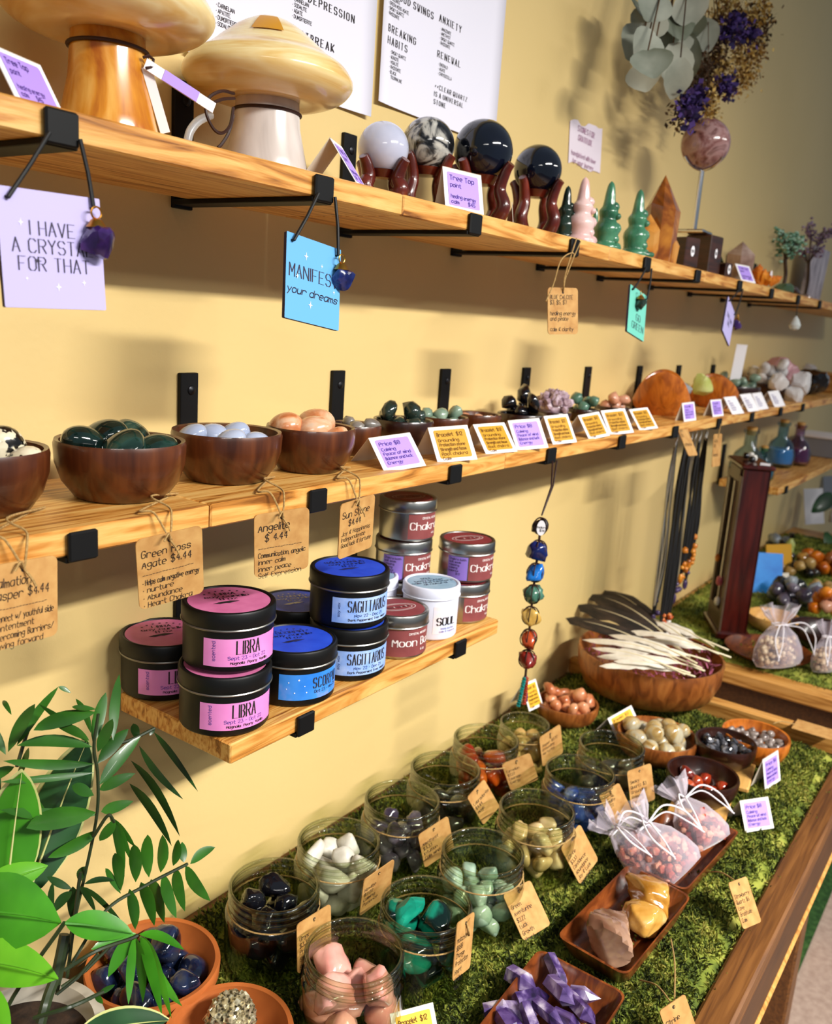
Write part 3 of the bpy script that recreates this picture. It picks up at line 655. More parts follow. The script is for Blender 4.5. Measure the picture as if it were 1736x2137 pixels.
def sparkles(par, spots, r, u, n):
    b = MB()
    for x, y, s in spots:
        pts = [(x + (s if k % 2 == 0 else s * .25) * (1.0 if k % 4 else 1.5) * math.cos(k * math.pi / 4 + math.pi / 2) * .7, y + (s if k % 2 == 0 else s * .25) * math.sin(k * math.pi / 4 + math.pi / 2)) for k in range(8)]
        b.add([r * a + u * c + n * .0004 for a, c in pts], [tuple(range(8))])
    b.build('sparkle_print', MATS['sparkle'], par, smooth=0)
def hang_sign(c, e, w_, h_, mat, label, zsh, bx, texts, spots):
    C, r, u, n = frame(c, e); root = thing('hanging_sign', label, 'sign', C)
    pl = plate(root, 'sign_board', r, u, n, w_, h_, .003, .0008, mat, 'sign edge')
    for q in texts: letter('lettering', q, MATS['sign ink'], pl, lambda x, y: r * x + u * y + n * .0003)
    if spots: sparkles(pl, [(a * w_, b * h_, s * h_) for a, b, s in spots], r, u, n)
    for sx in (-1, 1):
        hole = r * (sx * w_ * .41) + u * (h_ * .41) + n * .001; top = Vector((bx + sx * .010, .4935, zsh - TH * .9)) - C
        tp2 = Vector((bx + sx * .010, .4935, zsh + .004)) - C
        MB().tube([hole + n * -.004, hole + n * .0015, hole.lerp(top, .5) + n * .002, top], .0013, 8).build('cord', MATS['black cord'], root)
    return root, C, r, u, n
def charm(pos, label, mat, s, seed):
    t = thing('crystal_charm', label, 'charm', pos)
    MB().tube([(0.0035 * math.cos(a), 0, .0035 * math.sin(a)) for a in [k * math.pi / 10 for k in range(20)]], .0006, 6, closed=True).build('ring', MATS['gold'], t)
    b = MB(); b.lathe([(0, -.003), (.002, -.0032), (.0036, -.0045), (.0062, -.0085), (.0045, -.0090), (0, -.0085)], 16); b.build('cap', MATS['gold'], t, smooth=30)
    o = inst(stone_mesh('stone', seed, MATS[mat], 'rough', 3), 'stone', None, None, (0, 0, -.0065 - s), (.3, .2, 0), (s * 100, s * 90, s * 115)); o.parent = t; return t
w_, h_ = .0636, .0657
tx = shift(pen(['I HAVE', 'A CRYSTAL', 'FOR THAT'], h_ * .115, 1.32, .085, 'c', cal=True, wid=.85, track=1.35), 0, h_ * .24)
_, C, r, u, n = hang_sign((0.3113, 0.4858, 0.0219), (1.504, -0.018, -0.055), w_, h_, 'sign lavender', 'lavender hanging sign reading I HAVE A CRYSTAL FOR THAT', TOP, .325, [tx],
    [(-.30, .22, .035), (-.28, -.25, .02), (.02, -.31, .04), (.28, -.26, .03), (.38, .05, .02)])
star = MB(); cc = r * (-.163 * w_) + u * (-.095 * h_)
for k in range(8):
    a = k * math.pi / 4; L_ = .0026 if k % 2 == 0 else .0014; d = r * math.cos(a) + u * math.sin(a); s_ = (r * -math.sin(a) + u * math.cos(a)) * .0004
    star.add([cc + s_ + n * .00045, cc - s_ + n * .00045, cc + d * L_ + n * .00045], [(0, 1, 2)])
sb = [o for o in bpy.data.objects if o.name.startswith('sign_board')][0]; star.build('star', MATS['sign ink'], sb, smooth=0)
charm(C + r * (w_ * .40) + u * (h_ * .36) + n * .006, 'dark purple crystal charm with gold cap on the lavender sign', 'amethyst dark', .0098, 3)
w_, h_ = .0597, .066
tx = shift(pen(['MANIFEST'], h_ * .145, 1.3, .085, 'c', cal=True, wid=.85), 0, h_ * .15); t2_ = shift(pen(['your dreams'], h_ * .085, 1.3, .13, 'c', smooth=True, slant=.25, wid=1.1), -.001, h_ * -.10)
_, C, r, u, n = hang_sign((0.5372, 0.4863, 0.0194), (1.405, 0.141, -0.077), w_, h_, 'sign blue', 'sky blue hanging sign reading MANIFEST your dreams', TOP, .5565, [tx, t2_], [(-.15, .28, .05), (.14, .22, .03), (-.30, .02, .035), (.38, -.05, .03), (-.05, -.28, .05)])
charm(C + r * (w_ * .42) + u * (h_ * .36) + n * .006, 'dark blue crystal charm with gold cap on the blue sign', 'lapis', .0085, 5)
w_, h_ = .0581, .0664
_, C, r, u, n = hang_sign((1.2202, 0.4903, 0.0233), (1.417, 0.229, -0.066), w_, h_, 'sign teal', 'teal hanging sign with a dark oval stone, turned nearly edge-on', TOP, 1.252, [shift(pen(['GO', 'GREEN'], h_ * .14, 1.4, .1, 'c', cal=True), .004, h_ * -.02)], [])
charm(C + r * (-w_ * .12) + u * (h_ * .40) + n * .007, 'grey green crystal charm on the teal sign', 'dark jade', .0085, 7)
w_, h_ = .0578, .0688
_, C, r, u, n = hang_sign((1.6549, 0.4901, 0.0268), (1.445, 0.499, -0.021), w_, h_, 'sign lavender', 'lavender hanging sign seen edge-on, farthest along the shelf', TOP, 1.715, [shift(pen(['DREAM', 'BIG'], h_ * .12, 1.4, .09, 'c', cal=True), 0, h_ * .15)], [])
charm(aty(1540, 660, .488), 'dark maroon crystal charm beside the edge-on lavender sign', 'amethyst dark', .009, 9)
MB().tube([aty(1541, 612, .488) - Vector((0, 0, 0)), aty(1540, 655, .488)], .0009, 6)
M('glass drop', '#cfd3cf', rough=.1, coat=.5)
pd = aty(1659, 675, .49); t = thing('glass_pendant', 'clear drop pendant on a cord at the far end of the highest shelf', 'pendant', pd)
MB().lathe([(0, -.016), (.010, -.012), (.013, -.004), (.008, .008), (.002, .016), (0, .017)], 20).build('drop', MATS['glass drop'], t)
MB().tube([(0, 0, .016), (.002, .002, TOP - TH - pd.z)], .0010, 6).build('cord', MATS['black cord'], t)

def kraft(c, e, w_, h_, lines, label, twine=(), name='hang_tag', lead=1.5, cap=.095, seed=1, clip=False, group=None, mat='ink', ring=None, ty=.84, hole=True):
    C, r, u, n = frame(c, e); root = thing(name, label, 'price tag', C, group=group)
    pl = plate(root, 'card', r, u, n, w_, h_, .0009, w_ * .09, 'kraft', 'kraft')
    q = shift(pen(lines, h_ * cap, lead, .095, seed=seed, jit=.35, smooth=True, slant=.08, wid=.8, track=1.1, fit=w_ * .86), -w_ * .43, h_ * (ty - .5))
    q = [[(min(x, w_ * .47), y) for x, y in p] for p in q]
    letter('lettering', q, MATS[mat], pl, lambda x, y: r * x + u * y + n * .0004)
    if hole:
        hp = u * (h_ * .40) + n * .0003; b = MB(); b.add([hp + (r * math.cos(a) + u * math.sin(a)) * .0017 for a in [k * math.pi / 6 for k in range(12)]], [tuple(range(12))]); b.build('hole', MATS['ink'], pl, smooth=0)
    if twine:
        b = MB()
        for tw in twine: b.tube(spline([Vector(p) - C for p in tw], 6), .0008, 6)
        if ring: b.tube([Vector((ring[0] + ring[3] * math.cos(a), ring[1] + ring[3] * math.sin(a), ring[2])) - C for a in [k * math.pi / 18 for k in range(36)]], .0008, 6, closed=True)
        b.build('twine', MATS['twine'], root)
    return root, C, r, u, n
def hp(T, f=.40): C, r, u, n = frame(T[0], T[1]); return C + u * (T[3] * f) + n * .001
K = {'k1': ((0.9870, 0.4902, 0.0165), (1.471, -0.054, -.40), 0.0470, 0.0548), 'dal': ((0.2872, 0.4881, -0.1890), (1.518, 0.065, 0.139), 0.0512, 0.0525), 'moss': ((0.4033, 0.4918, -0.1903), (1.719, -0.119, -0.258), 0.0504, 0.0558),
     'ang': ((0.5178, 0.4918, -0.1912), (1.671, -0.077, -0.372), 0.0492, 0.0554), 'sun': ((0.6161, 0.4923, -0.1932), (1.656, -0.093, -0.037), 0.0473, 0.0536), 'br1': ((1.5125, 0.4900, -0.1791), (1.038, 0.054, -0.019), 0.0470, 0.0582),
     'br2': ((1.6949, 0.4897, -0.2121), (1.487, 0.042, -0.028), 0.0471, 0.0621)}
h0 = hp(K['k1'])
kraft(*K['k1'], ['BLUE CALCITE', '$3, $5, $7', ' ', 'healing energy', 'and peace', ' ', 'calm & clarity'], 'kraft paper tag tied with loose twine below the highest shelf',
      [(h0, h0 + Vector((.003, 0, .02)), (1.020, .4925, TOP - .004)), (h0, h0 + Vector((-.004, -.002, .02)), (1.008, .4925, TOP - .002)), (h0 + Vector((0, -.002, .02)), (1.00, .49, TOP - TH - .002), (.965, .488, TOP - .030), (.945, .485, H + .045), (.925, .482, H + .025))], lead=1.35, cap=.085)

# ---------------------------------------------------------------- posters, note and bouquet on the wall
M('poster', '#e6e3f0', rough=.6)
def wallp(px, py, y=WALL - .004): return at(px, py, 1, y)
def poster(x0, x1, z0, z1, label, items, bow=.004):
    root = thing('paper_poster', label, 'poster', ((x0 + x1) / 2, WALL, z0)); o = root.location; b = MB(); n = 12; vs = []
    yy = lambda t: WALL - .0035 - bow * (2 * t - 1) ** 4
    for j in (0, 1):
        for i in range(n + 1): t = i / n; vs.append((x0 + (x1 - x0) * t - o.x, yy(t) - o.y, (z1 if j else z0) - o.z))
    for j in (0, 1):
        for i in range(n + 1): t = i / n; vs.append((x0 + (x1 - x0) * t - o.x, yy(t) - o.y + .0006, (z1 if j else z0) - o.z))
    m_ = n + 1; b.add(vs, [(i, i + 1, m_ + i + 1, m_ + i) for i in range(n)] + [(3 * m_ + i, 3 * m_ + i + 1, 2 * m_ + i + 1, 2 * m_ + i) for i in range(n)] + [(0, m_, 3 * m_, 2 * m_), (n, 2 * m_ + n, 3 * m_ + n, m_ + n)])
    sh = b.build('sheet', MATS['poster'], root, smooth=180); Q = []
    for px, py, lines, cap, head in items:
        p = wallp(px, py); q = pen(lines, cap, 1.55 if not head else 1.75, .16 if head else .13, cal=head, wid=.9, track=3.2 if head else 1.0)
        Q += shift(q, p.x, p.z)
    letter('lettering', Q, MATS['ink'], sh, lambda x, y: Vector((x, yy(min(1, max(0, (x - x0) / (x1 - x0)))) - .0004, y)) - o)
    return root
pA, pB = wallp(388, 60), wallp(769, 248); pC, pD = wallp(783, 250), wallp(1030, 270)
bl = '\u2022 '
poster(pA.x, pB.x, pB.z + .002, H + .45, 'white paper poster of crystal lists behind the pale mushroom lamp', [
    (450, 4, [bl + 'CARNELIAN', bl + 'APATITE', bl + 'DUMORTIERITE', bl + 'SODALITE'], .0033, False), (612, -8, [bl + 'CARNELIAN', bl + 'SODALITE', bl + 'AGATE', bl + 'DUMORTIERITE'], .0033, False),
    (645, -12, ['DEPRESSION'], .0068, True), (592, 48, ['HEARTBREAK'], .0070, True), (612, 78, [bl + 'ROSE QUARTZ'], .0033, False)])
poster(pC.x, pD.x, pD.z - .02, H + .50, 'white paper poster of crystal lists behind the stone spheres', [
    (808, -10, [bl + 'AMAZONITE', bl + 'GREEN MOSS AGATE', bl + 'SMOKY QUARTZ', bl + 'RHODONITE'], .0033, False), (825, -18, ['MOOD SWINGS'], .0070, True), (918, 30, ['ANXIETY'], .0070, True),
    (808, 50, ['BREAKING', 'HABITS'], .0070, True), (812, 104, [bl + 'SMOKY QUARTZ', bl + 'KUNZITE', bl + 'HOWLITE', bl + 'RHODONITE', bl + 'BLACK', '  TOURMALINE'], .0033, False),
    (920, 56, [bl + 'AMAZONITE', bl + 'AMETHYST', bl + 'SMOKY QUARTZ', bl + 'RHODONITE'], .0033, False), (914, 105, ['RENEWAL'], .0068, True), (916, 130, [bl + 'EMERALD', bl + 'AGATE', bl + 'CHRYSOCOLLA'], .0033, False),
    (908, 174, ['**CLEAR QUARTZ', 'IS A UNIVERSAL', 'STONE'], .0050, True)])
M('note paper', '#e8dbe6', rough=.6); M('pink ink', '#b98ba8', rough=.6)
cs = [wallp(*p, WALL - .0015) for p in ((1190, 252), (1257, 268), (1252, 362), (1186, 340))]; o = cs[3].copy(); root = thing('torn_note', 'small torn-edged lilac paper note on the wall left of the bouquet', 'note', o); rn = random.Random(2)
def ed(a, b, k, j): return [a.lerp(b, t / k) + Vector((0, 0, rn.uniform(-j, j) if 0 < t < k else 0)) for t in range(k)]
ol = ed(cs[0], cs[1], 9, .004) + ed(cs[1], cs[2], 2, 0) + ed(cs[2], cs[3], 9, .004) + ed(cs[3], cs[0], 2, 0); b = MB(); N_ = len(ol)
b.add([p - o for p in ol] + [p - o + Vector((0, .0006, 0)) for p in ol], [tuple(range(N_ - 1, -1, -1)), tuple(range(N_, 2 * N_))] + [(i, (i + 1) % N_, N_ + (i + 1) % N_, N_ + i) for i in range(N_)])
sh = b.build('sheet', MATS['note paper'], root, smooth=0)
q = shift(pen([('STONES FOR', 1.2), ('GRATITUDE', 1.2), ' ', 'handpicked with love', 'for your journey'], .0066, 1.65, .13, 'c', cal=True, wid=.9), (cs[0].x + cs[1].x) / 2, cs[1].z - .014)
letter('lettering', q, MATS['pink ink'], sh, lambda x, y: Vector((x, WALL - .0021, y)) - o)

M('eucalyptus', ['#5d6350', '#83887a', '#a9aa9b'], rough=.7, tex='noise', scale=12, island=.5); M('statice', ['#1c1140', '#35205f', '#4a3376'], rough=.8, tex='noise', scale=80, island=.6)
M('dried tan', ['#6d4c26', '#a98645', '#c9a85e'], rough=.9, tex='noise', scale=60, island=.7); M('dried brown', ['#37261a', '#5a4028'], rough=.9, tex='noise', scale=60, island=.5)
by = .575; bp = aty(1450, -60, by); bq = thing('dried_bouquet', 'hanging bouquet of dried eucalyptus, purple statice and tan sprigs on the wall', 'bouquet', (bp.x, by, bp.z)); o = bq.location; rn = random.Random(11)
def leafpts(c, d, up, L_, W_, n=6, curl=.15):
    d = d.normalized(); s = d.cross(up).normalized(); nn = s.cross(d); vs = []; k = 0
    for i in range(n + 1):
        t = i / n; wv = W_ * math.sin(math.pi * min(1, t * .92 + .06)) ** .75 * .5; p = c + d * (L_ * t) + nn * (-curl * L_ * t * t); vs += [p - s * wv + nn * wv * .25, p, p + s * wv + nn * wv * .25]
    fs = []
    for i in range(n): fs += [(3 * i, 3 * i + 1, 3 * i + 4, 3 * i + 3), (3 * i + 1, 3 * i + 2, 3 * i + 5, 3 * i + 4)]
    return vs, fs
b = MB(); stm = MB()
for (px, py, L_, W_, dx, dz) in [(1365, 15, .05, .045, -.3, -1), (1345, 60, .05, .045, -.6, -.8), (1385, 55, .055, .035, .2, -1), (1352, 105, .05, .045, -.4, -.7), (1405, 90, .06, .045, .1, -.9), (1430, 20, .055, .05, .5, -.6), (1440, 70, .07, .03, .5, -.9), (1385, 100, .05, .05, -.2, -.9),
    (1420, 120, .055, .035, .1, -1), (1345, 20, .05, .04, -.8, -.5), (1400, 20, .05, .045, .1, -.7), (1460, 40, .055, .035, .7, -.7), (1375, -20, .05, .045, -.4, -.9), (1430, -20, .05, .045, .3, -.9), (1340, 130, .04, .04, -.1, -.6), (1450, 95, .06, .026, .5, -.9), (1395, 60, .05, .05, -.1, -.8), (1370, 75, .045, .04, -.5, -.6)]:
    c = aty(px, py, by + rn.uniform(-.03, .04)); d = Vector((dx + rn.uniform(-.2, .2), rn.uniform(-.45, .2), dz)); v, f = leafpts(c - o, d, Vector((-.8 + rn.uniform(-.5, .5), -.6 + rn.uniform(-.4, .4), rn.uniform(-.5, .4))), L_ * 1.05, W_ * 1.35, curl=rn.uniform(-.1, .3)); b.add(v, f)
    stm.tube([c - o, (c - o).lerp(Vector((.01, 0, .25)), .45) + Vector((0, .01, 0)), Vector((.01, 0, .25))], .0012, 5)
b.build('eucalyptus_leaves', MATS['eucalyptus'], bq, smooth=180)
tan, pur, brn = MB(), MB(), MB()
def puff(mb, c, n, s, R_, fl=1.0):
    for _ in range(n):
        p = c + Vector((rn.gauss(0, R_), rn.gauss(0, R_ * .8), rn.gauss(0, R_))); d = Vector((rn.gauss(0, 1), rn.gauss(0, 1), rn.gauss(0, 1))).normalized(); e = d.cross(Vector((rn.gauss(0, 1), rn.gauss(0, 1), 1))).normalized(); L_ = s * rn.uniform(.6, 1.4)
        mb.add([p, p + d * L_ * .5 + e * L_ * .3 * fl, p + d * L_, p + d * L_ * .5 - e * L_ * .3 * fl], [(0, 1, 2, 3)])
for px, py in [(1500, 30), (1530, 60), (1570, 40), (1545, 120), (1520, 160), (1560, 150), (1575, 110), (1490, 180), (1500, 130), (1475, 215), (1480, 235), (1590, 20), (1530, 10), (1550, 170)]: puff(tan, aty(px, py, by + rn.uniform(-.03, .03)) - o, 170, .008, .013)
for px, py in [(1520, 70), (1545, 60), (1565, 75), (1530, 50), (1515, 180), (1522, 185), (1447, 225), (1440, 245), (1455, 200), (1430, 215)]: puff(pur, aty(px, py, by - .03) - o, 80, .010, .009, 1.6)
for px, py in [(1450, 130), (1470, 110), (1475, 160), (1460, 180), (1440, 190), (1580, 90), (1490, 90), (1425, 235), (1500, 95), (1590, 45), (1460, 150)]: puff(brn, aty(px, py, by + rn.uniform(-.02, .03)) - o, 150, .009, .014)
for q in range(12):
    e = aty(rn.uniform(1440, 1590), rn.uniform(20, 220), by + rn.uniform(-.02, .02)) - o; stm.tube([e, e.lerp(Vector((.01, 0, .25)), .5) + Vector((0, .008, 0)), Vector((.01, 0, .25))], .0008, 4)
for nm, mb, mt in (('dried_sprigs', tan, 'dried tan'), ('statice_flowers', pur, 'statice'), ('brown_sprigs', brn, 'dried brown')): tag(mb.build(nm, MATS[mt], bq, smooth=0), kind='stuff')
stm.build('stems', MATS['dried brown'], bq)

# ---------------------------------------------------------------- bowls
def bowl(name, label, c, R_, h_, mat, foot=.64, group=None, rot=0.0, wall=.0042):
    pr = [(0, 0), (R_ * foot, 0), (R_ * (foot + .07), .0015), (R_ * .89, h_ * .30), (R_ * .985, h_ * .62), (R_, h_ * .92), (R_ - .001, h_), (R_ - wall, h_ - .0008), (R_ - wall * 1.05, h_ * .93), (R_ * .93 - wall, h_ * .66), (R_ * .80 - wall, h_ * .34), (R_ * foot * .9, wall * 1.3), (0, wall * 1.1)]
    o = MB().lathe(pr, 72).build(name, MATS[mat], loc=c, rot=(0, 0, rot), smooth=50); return tag(o, label, 'bowl', group)
def bfloor(R_, h_, foot=.58, wall=.0042):
    f0 = R_ * foot * .9; xs = [0, f0, R_ * .80 - wall, R_ * .93 - wall, R_ - wall]; zs = [wall, wall * 1.2, h_ * .34, h_ * .66, h_]
    return lambda x, y: float(np.interp(math.hypot(x, y), xs, zs))
def mound(c, R_, h_, n, r, rnd, z0=.45, foot=.58):
    """stones of the visible upper layer: the bowl is taken as filled to z0*h below"""
    ff = bfloor(R_, h_, foot); return pack(n, r, lambda x, y: max(ff(x, y), h_ * z0), R_ * .93, rnd)
M('dalmatian', ['#131211', '#1c1a18', '#d8cdb0', '#e6dcc0'], rough=.2, tex='noise', scale=150, stops=[.40, .440, .455, .6], coat=.4, detail=2)
M('moss agate', ['#071412', '#10261f', '#28443a', '#4a6354'], rough=.08, tex='noise', scale=28, dist=2, coat=.6, stops=[.36, .5, .62, .75])
M('angelite', ['#8792ad', '#9da8c2', '#b3bdd3'], rough=.15, tex='noise', scale=20, coat=.4)
M('sunstone', ['#b5673a', '#cf8a5c', '#dcb08e', '#c9b7a4'], rough=.2, tex='noise', scale=45, dist=1.5, coat=.4)
M('grey stone', ['#55504b', '#78716a', '#918a82'], rough=.25, tex='noise', scale=40, coat=.3)
M('labradorite', ['#121a18', '#26332c', '#3d5046'], rough=.12, tex='noise', scale=35, coat=.5)
M('jade stone', ['#4c5f51', '#6f8674', '#90a48f'], rough=.2, tex='noise', scale=30, coat=.4)
M('black stone', ['#07070a', '#101015'], rough=.08, tex='noise', scale=30, coat=.6)
M('lilac cluster', ['#6d5360', '#a58d99', '#cdbcc6'], rough=.25, tex='noise', scale=70)
M('green fluorite', ['#3f6151', '#5d8370'], rough=.2, tex='noise', scale=40, coat=.3); M('peach stone', ['#b77a5c', '#d19b7e'], rough=.2, tex='noise', scale=40, coat=.3)
rnd = random.Random(77)
def c_of(px, py, r): return stand(px, py, MID, r)
def eggs(name, mat, kind, label, group, c, spots, s, n=3, sub=3):
    ms = stone_set(name, MATS[mat], kind, n, abs(hash(name)) % 7 + len(mat), sub, ((1, 1, 1), (1.05, .95, 1), (1.1, 1, .95)))
    for x, y, z, k in spots: inst(rnd.choice(ms), name, label, 'stone', (c.x + x, c.y + y, c.z + z - .004), (rnd.uniform(.6, 1.7), rnd.uniform(-.4, .4), rnd.uniform(0, 6.28)), s * k * 100, group)
B1 = c_of(253, 1052, .030); R1, h1 = .0485, .044
bowl('wooden_bowl', 'reddish brown bowl of dark green egg stones', B1, R1, h1, 'bowl brown')
eggs('egg_stone', 'moss agate', 'egg', 'dark green polished egg stone in the brown bowl', 'dark green egg stones', B1, [(-.030, .004, .045, 1.05), (-.004, .012, .046, 1.1), (.020, .014, .044, 1.0), (-.010, -.016, .040, 1.15), (.022, -.014, .038, 1.0), (.034, -.002, .036, .8)], .0145)
B2 = c_of(472, 1013, .030); R2, h2 = .0475, .043
bowl('wooden_bowl', 'dark reddish bowl of pale blue egg stones', B2, R2, h2, 'bowl brown', rot=1.0)
eggs('egg_stone', 'angelite', 'egg', 'pale blue egg stone in the second bowl', 'pale blue egg stones', B2, [(-.028, .012, .041, 1.0), (-.002, .016, .040, .95), (.016, .006, .040, 1.05), (-.008, -.014, .038, 1.05), (.024, -.010, .034, 1.0), (-.026, -.012, .031, .8)], .0115)
B3 = c_of(645, 990, .027); R3, h3 = .0425, .042
bowl('wooden_bowl', 'brown bowl of peach egg stones', B3, R3, h3, 'bowl brown', rot=2.0)
eggs('egg_stone', 'sunstone', 'egg', 'peach orange egg stone in the third bowl', 'peach egg stones', B3, [(-.022, .012, .044, 1.15), (.018, .010, .046, 1.2), (-.004, -.008, .043, 1.1), (.006, -.026, .036, .9)], .0125)
B0 = c_of(-42, 1085, .028)
bowl('wooden_bowl', 'brown bowl of black spotted egg stones cut by the frame edge', B0, .046, .044, 'bowl brown', rot=3.0)
eggs('egg_stone', 'dalmatian', 'egg', 'cream egg stone with black spots at the frame edge', 'spotted egg stones', B0, [(.014, -.004, .045, 1.2), (.004, .020, .043, 1.1), (-.016, .0, .044, 1.1), (.020, -.024, .036, 1.0)], .0138)
more = [(738, 884, 118, .60, 'bowl brown', 'grey stone', 'tumbled', 8, .0085, 'brown bowl of grey stones behind the first lilac tent card', 'grey stone in the brown bowl behind the first lilac card'),
        (842, 874, 128, .600, 'bowl dark', 'labradorite', 'chunk', 8, .011, 'dark bowl of greenish black rough stones', 'greenish black rough stone in a dark bowl'), (925, 868, 108, .605, 'bowl brown', 'jade stone', 'tumbled', 8, .0095, 'brown bowl of grey green stones behind the first mustard card', 'grey green stone behind the first mustard card'),
        (998, 862, 98, .605, 'bowl brown', 'peach stone', 'pebble', 7, .008, 'shallow filled brown bowl behind the second mustard card', 'tan stone in the bowl behind the second mustard card'), (1090, 862, 104, .605, 'bowl dark', 'black stone', 'chunk', 6, .0125, 'dark bowl heaped with glossy black stones', 'glossy black stone heaped in a dark bowl'),
        (1155, 858, 76, .61, 'bowl dark', None, '', 0, 0, 'dark bowl holding the lilac crystal cluster', ''), (1217, 852, 72, .61, 'bowl dark', 'green fluorite', 'tumbled', 5, .011, 'dark bowl of sea green stones', 'sea green stone in a dark bowl'),
        (1278, 847, 74, .61, 'bowl dark', 'peach stone', 'tumbled', 7, .010, 'dark bowl of peach stones before the orange dish', 'peach stone in a dark bowl by the orange dish')]
for px, py, wp, yb, bm_, sm_, kind, n, r, l, cn in more:
    p = aty(px, py, yb); h_ = p.z - MID; R_ = wp * .5 * Vector(CR[:, 2]).dot(p - Vector((0, 0, H))) / FPX; c = Vector((p.x, yb, MID))
    bowl('wooden_bowl', l, c, R_, h_, bm_, rot=px)
    if sm_:
        ms = stone_set('tumbled_stone', MATS[sm_], kind, 3, px, 2); fill(ms, 'tumbled_stone', cn, 'stone', cn.split(' in ')[0].split(' behind ')[0].split(' heaped')[0].replace('stone', 'stones') + ', ' + l.split(' bowl')[0] + ' bowl', c, mound(c, R_, h_, n, r, rnd, .45 if 'heaped' not in l else .65), rnd)
    elif cn == '':
        cl = MB(); rr = random.Random(3)
        for k in range(60):
            d = Vector((rr.gauss(0, 1), rr.gauss(0, 1), abs(rr.gauss(0, 1)) + .2)).normalized(); crystal(cl, .012, .0055, .005, 6, k, Matrix.Translation(d * .021) @ d.to_track_quat('Z', 'Y').to_matrix().to_4x4())
        cl.ell((0, 0, 0), (.023, .023, .021)); tag(cl.build('crystal_cluster', MATS['lilac cluster'], loc=(c.x, c.y, MID + h_ + .003), smooth=0), 'pale lilac sparkling crystal cluster in a dark bowl', 'crystal')
# tags that hang from the egg bowls over the shelf front
def bowl_tag(key, lines, label, c, rf, seed):
    T = K[key]; h0 = hp(T); e0 = Vector((h0.x, .4965, MID + .0022))
    ring = (c.x, c.y, MID + .0016, rf + .001)
    p1 = Vector((c.x + .02, c.y - rf, MID + .0012)); p2 = Vector((c.x + .035, c.y - rf * .8, MID + .0015))
    kraft(*T, lines, label, [(p1, (e0.x - .012, .507, MID + .002), e0 + Vector((-.008, 0, 0)), h0), (p2, (e0.x + .008, .520, MID + .008), (e0.x + .010, .503, MID + .003), e0 + Vector((.006, -.002, -.004)), h0), (h0, h0 + Vector((-.004, -.003, .006)), h0 + Vector((-.008, -.003, .001))), (h0, h0 + Vector((.003, -.003, -.006)), h0 + Vector((.005, -.004, -.011)))], seed=seed, ring=ring, ty=.80, cap=.076, lead=1.42)
bowl_tag('dal', [('Dalmation', 1.35), ('Jasper $4.44', 1.35), '-----------------', 'connect w/ youthful side', 'contentment', 'Overcoming Barriers/', 'moving forward'], 'kraft tag reading Dalmation Jasper, cut by the frame edge', B0, .028, 1)
bowl_tag('moss', [('Green Moss', 1.3), ('Agate $4.44', 1.3), '----------------', '\u2022 Helps calm negative energy', '\u2022 nurture', '\u2022 Abundance', '\u2022 Heart Chakra'], 'kraft tag reading Green Moss Agate hanging from the green egg bowl', B1, .030, 2)
bowl_tag('ang', [('Angelite', 1.5), ('  $ 4.44', 1.4), '----------------', 'Communication, angelic', 'inner calm', 'inner peace', 'Self Expression'], 'kraft tag reading Angelite hanging from the pale blue egg bowl', B2, .030, 3)
bowl_tag('sun', [('Sun Stone', 1.5), ('   $4.44', 1.4), 'Joy & Happiness', 'Independence', 'Good luck & fortune'], 'kraft tag reading Sun Stone hanging from the peach egg bowl', B3, .027, 4)
h0 = hp(K['br1']); kraft(*K['br1'], ['ONYX', '$15', ' ', 'protection'], 'kraft tag slanting off the middle shelf beside the necklaces', [(h0, h0 + Vector((-.004, .006, .004)), (h0.x - .006, .515, MID + .001))], seed=5)
h0 = hp(K['br2']); kraft(*K['br2'], ['AGATE', '$12', ' ', 'balance'], 'kraft tag hanging straight in front of the necklaces', [(h0, h0 + Vector((0, 0, .012)), (1.71, .4935, MID - .012))], seed=6)

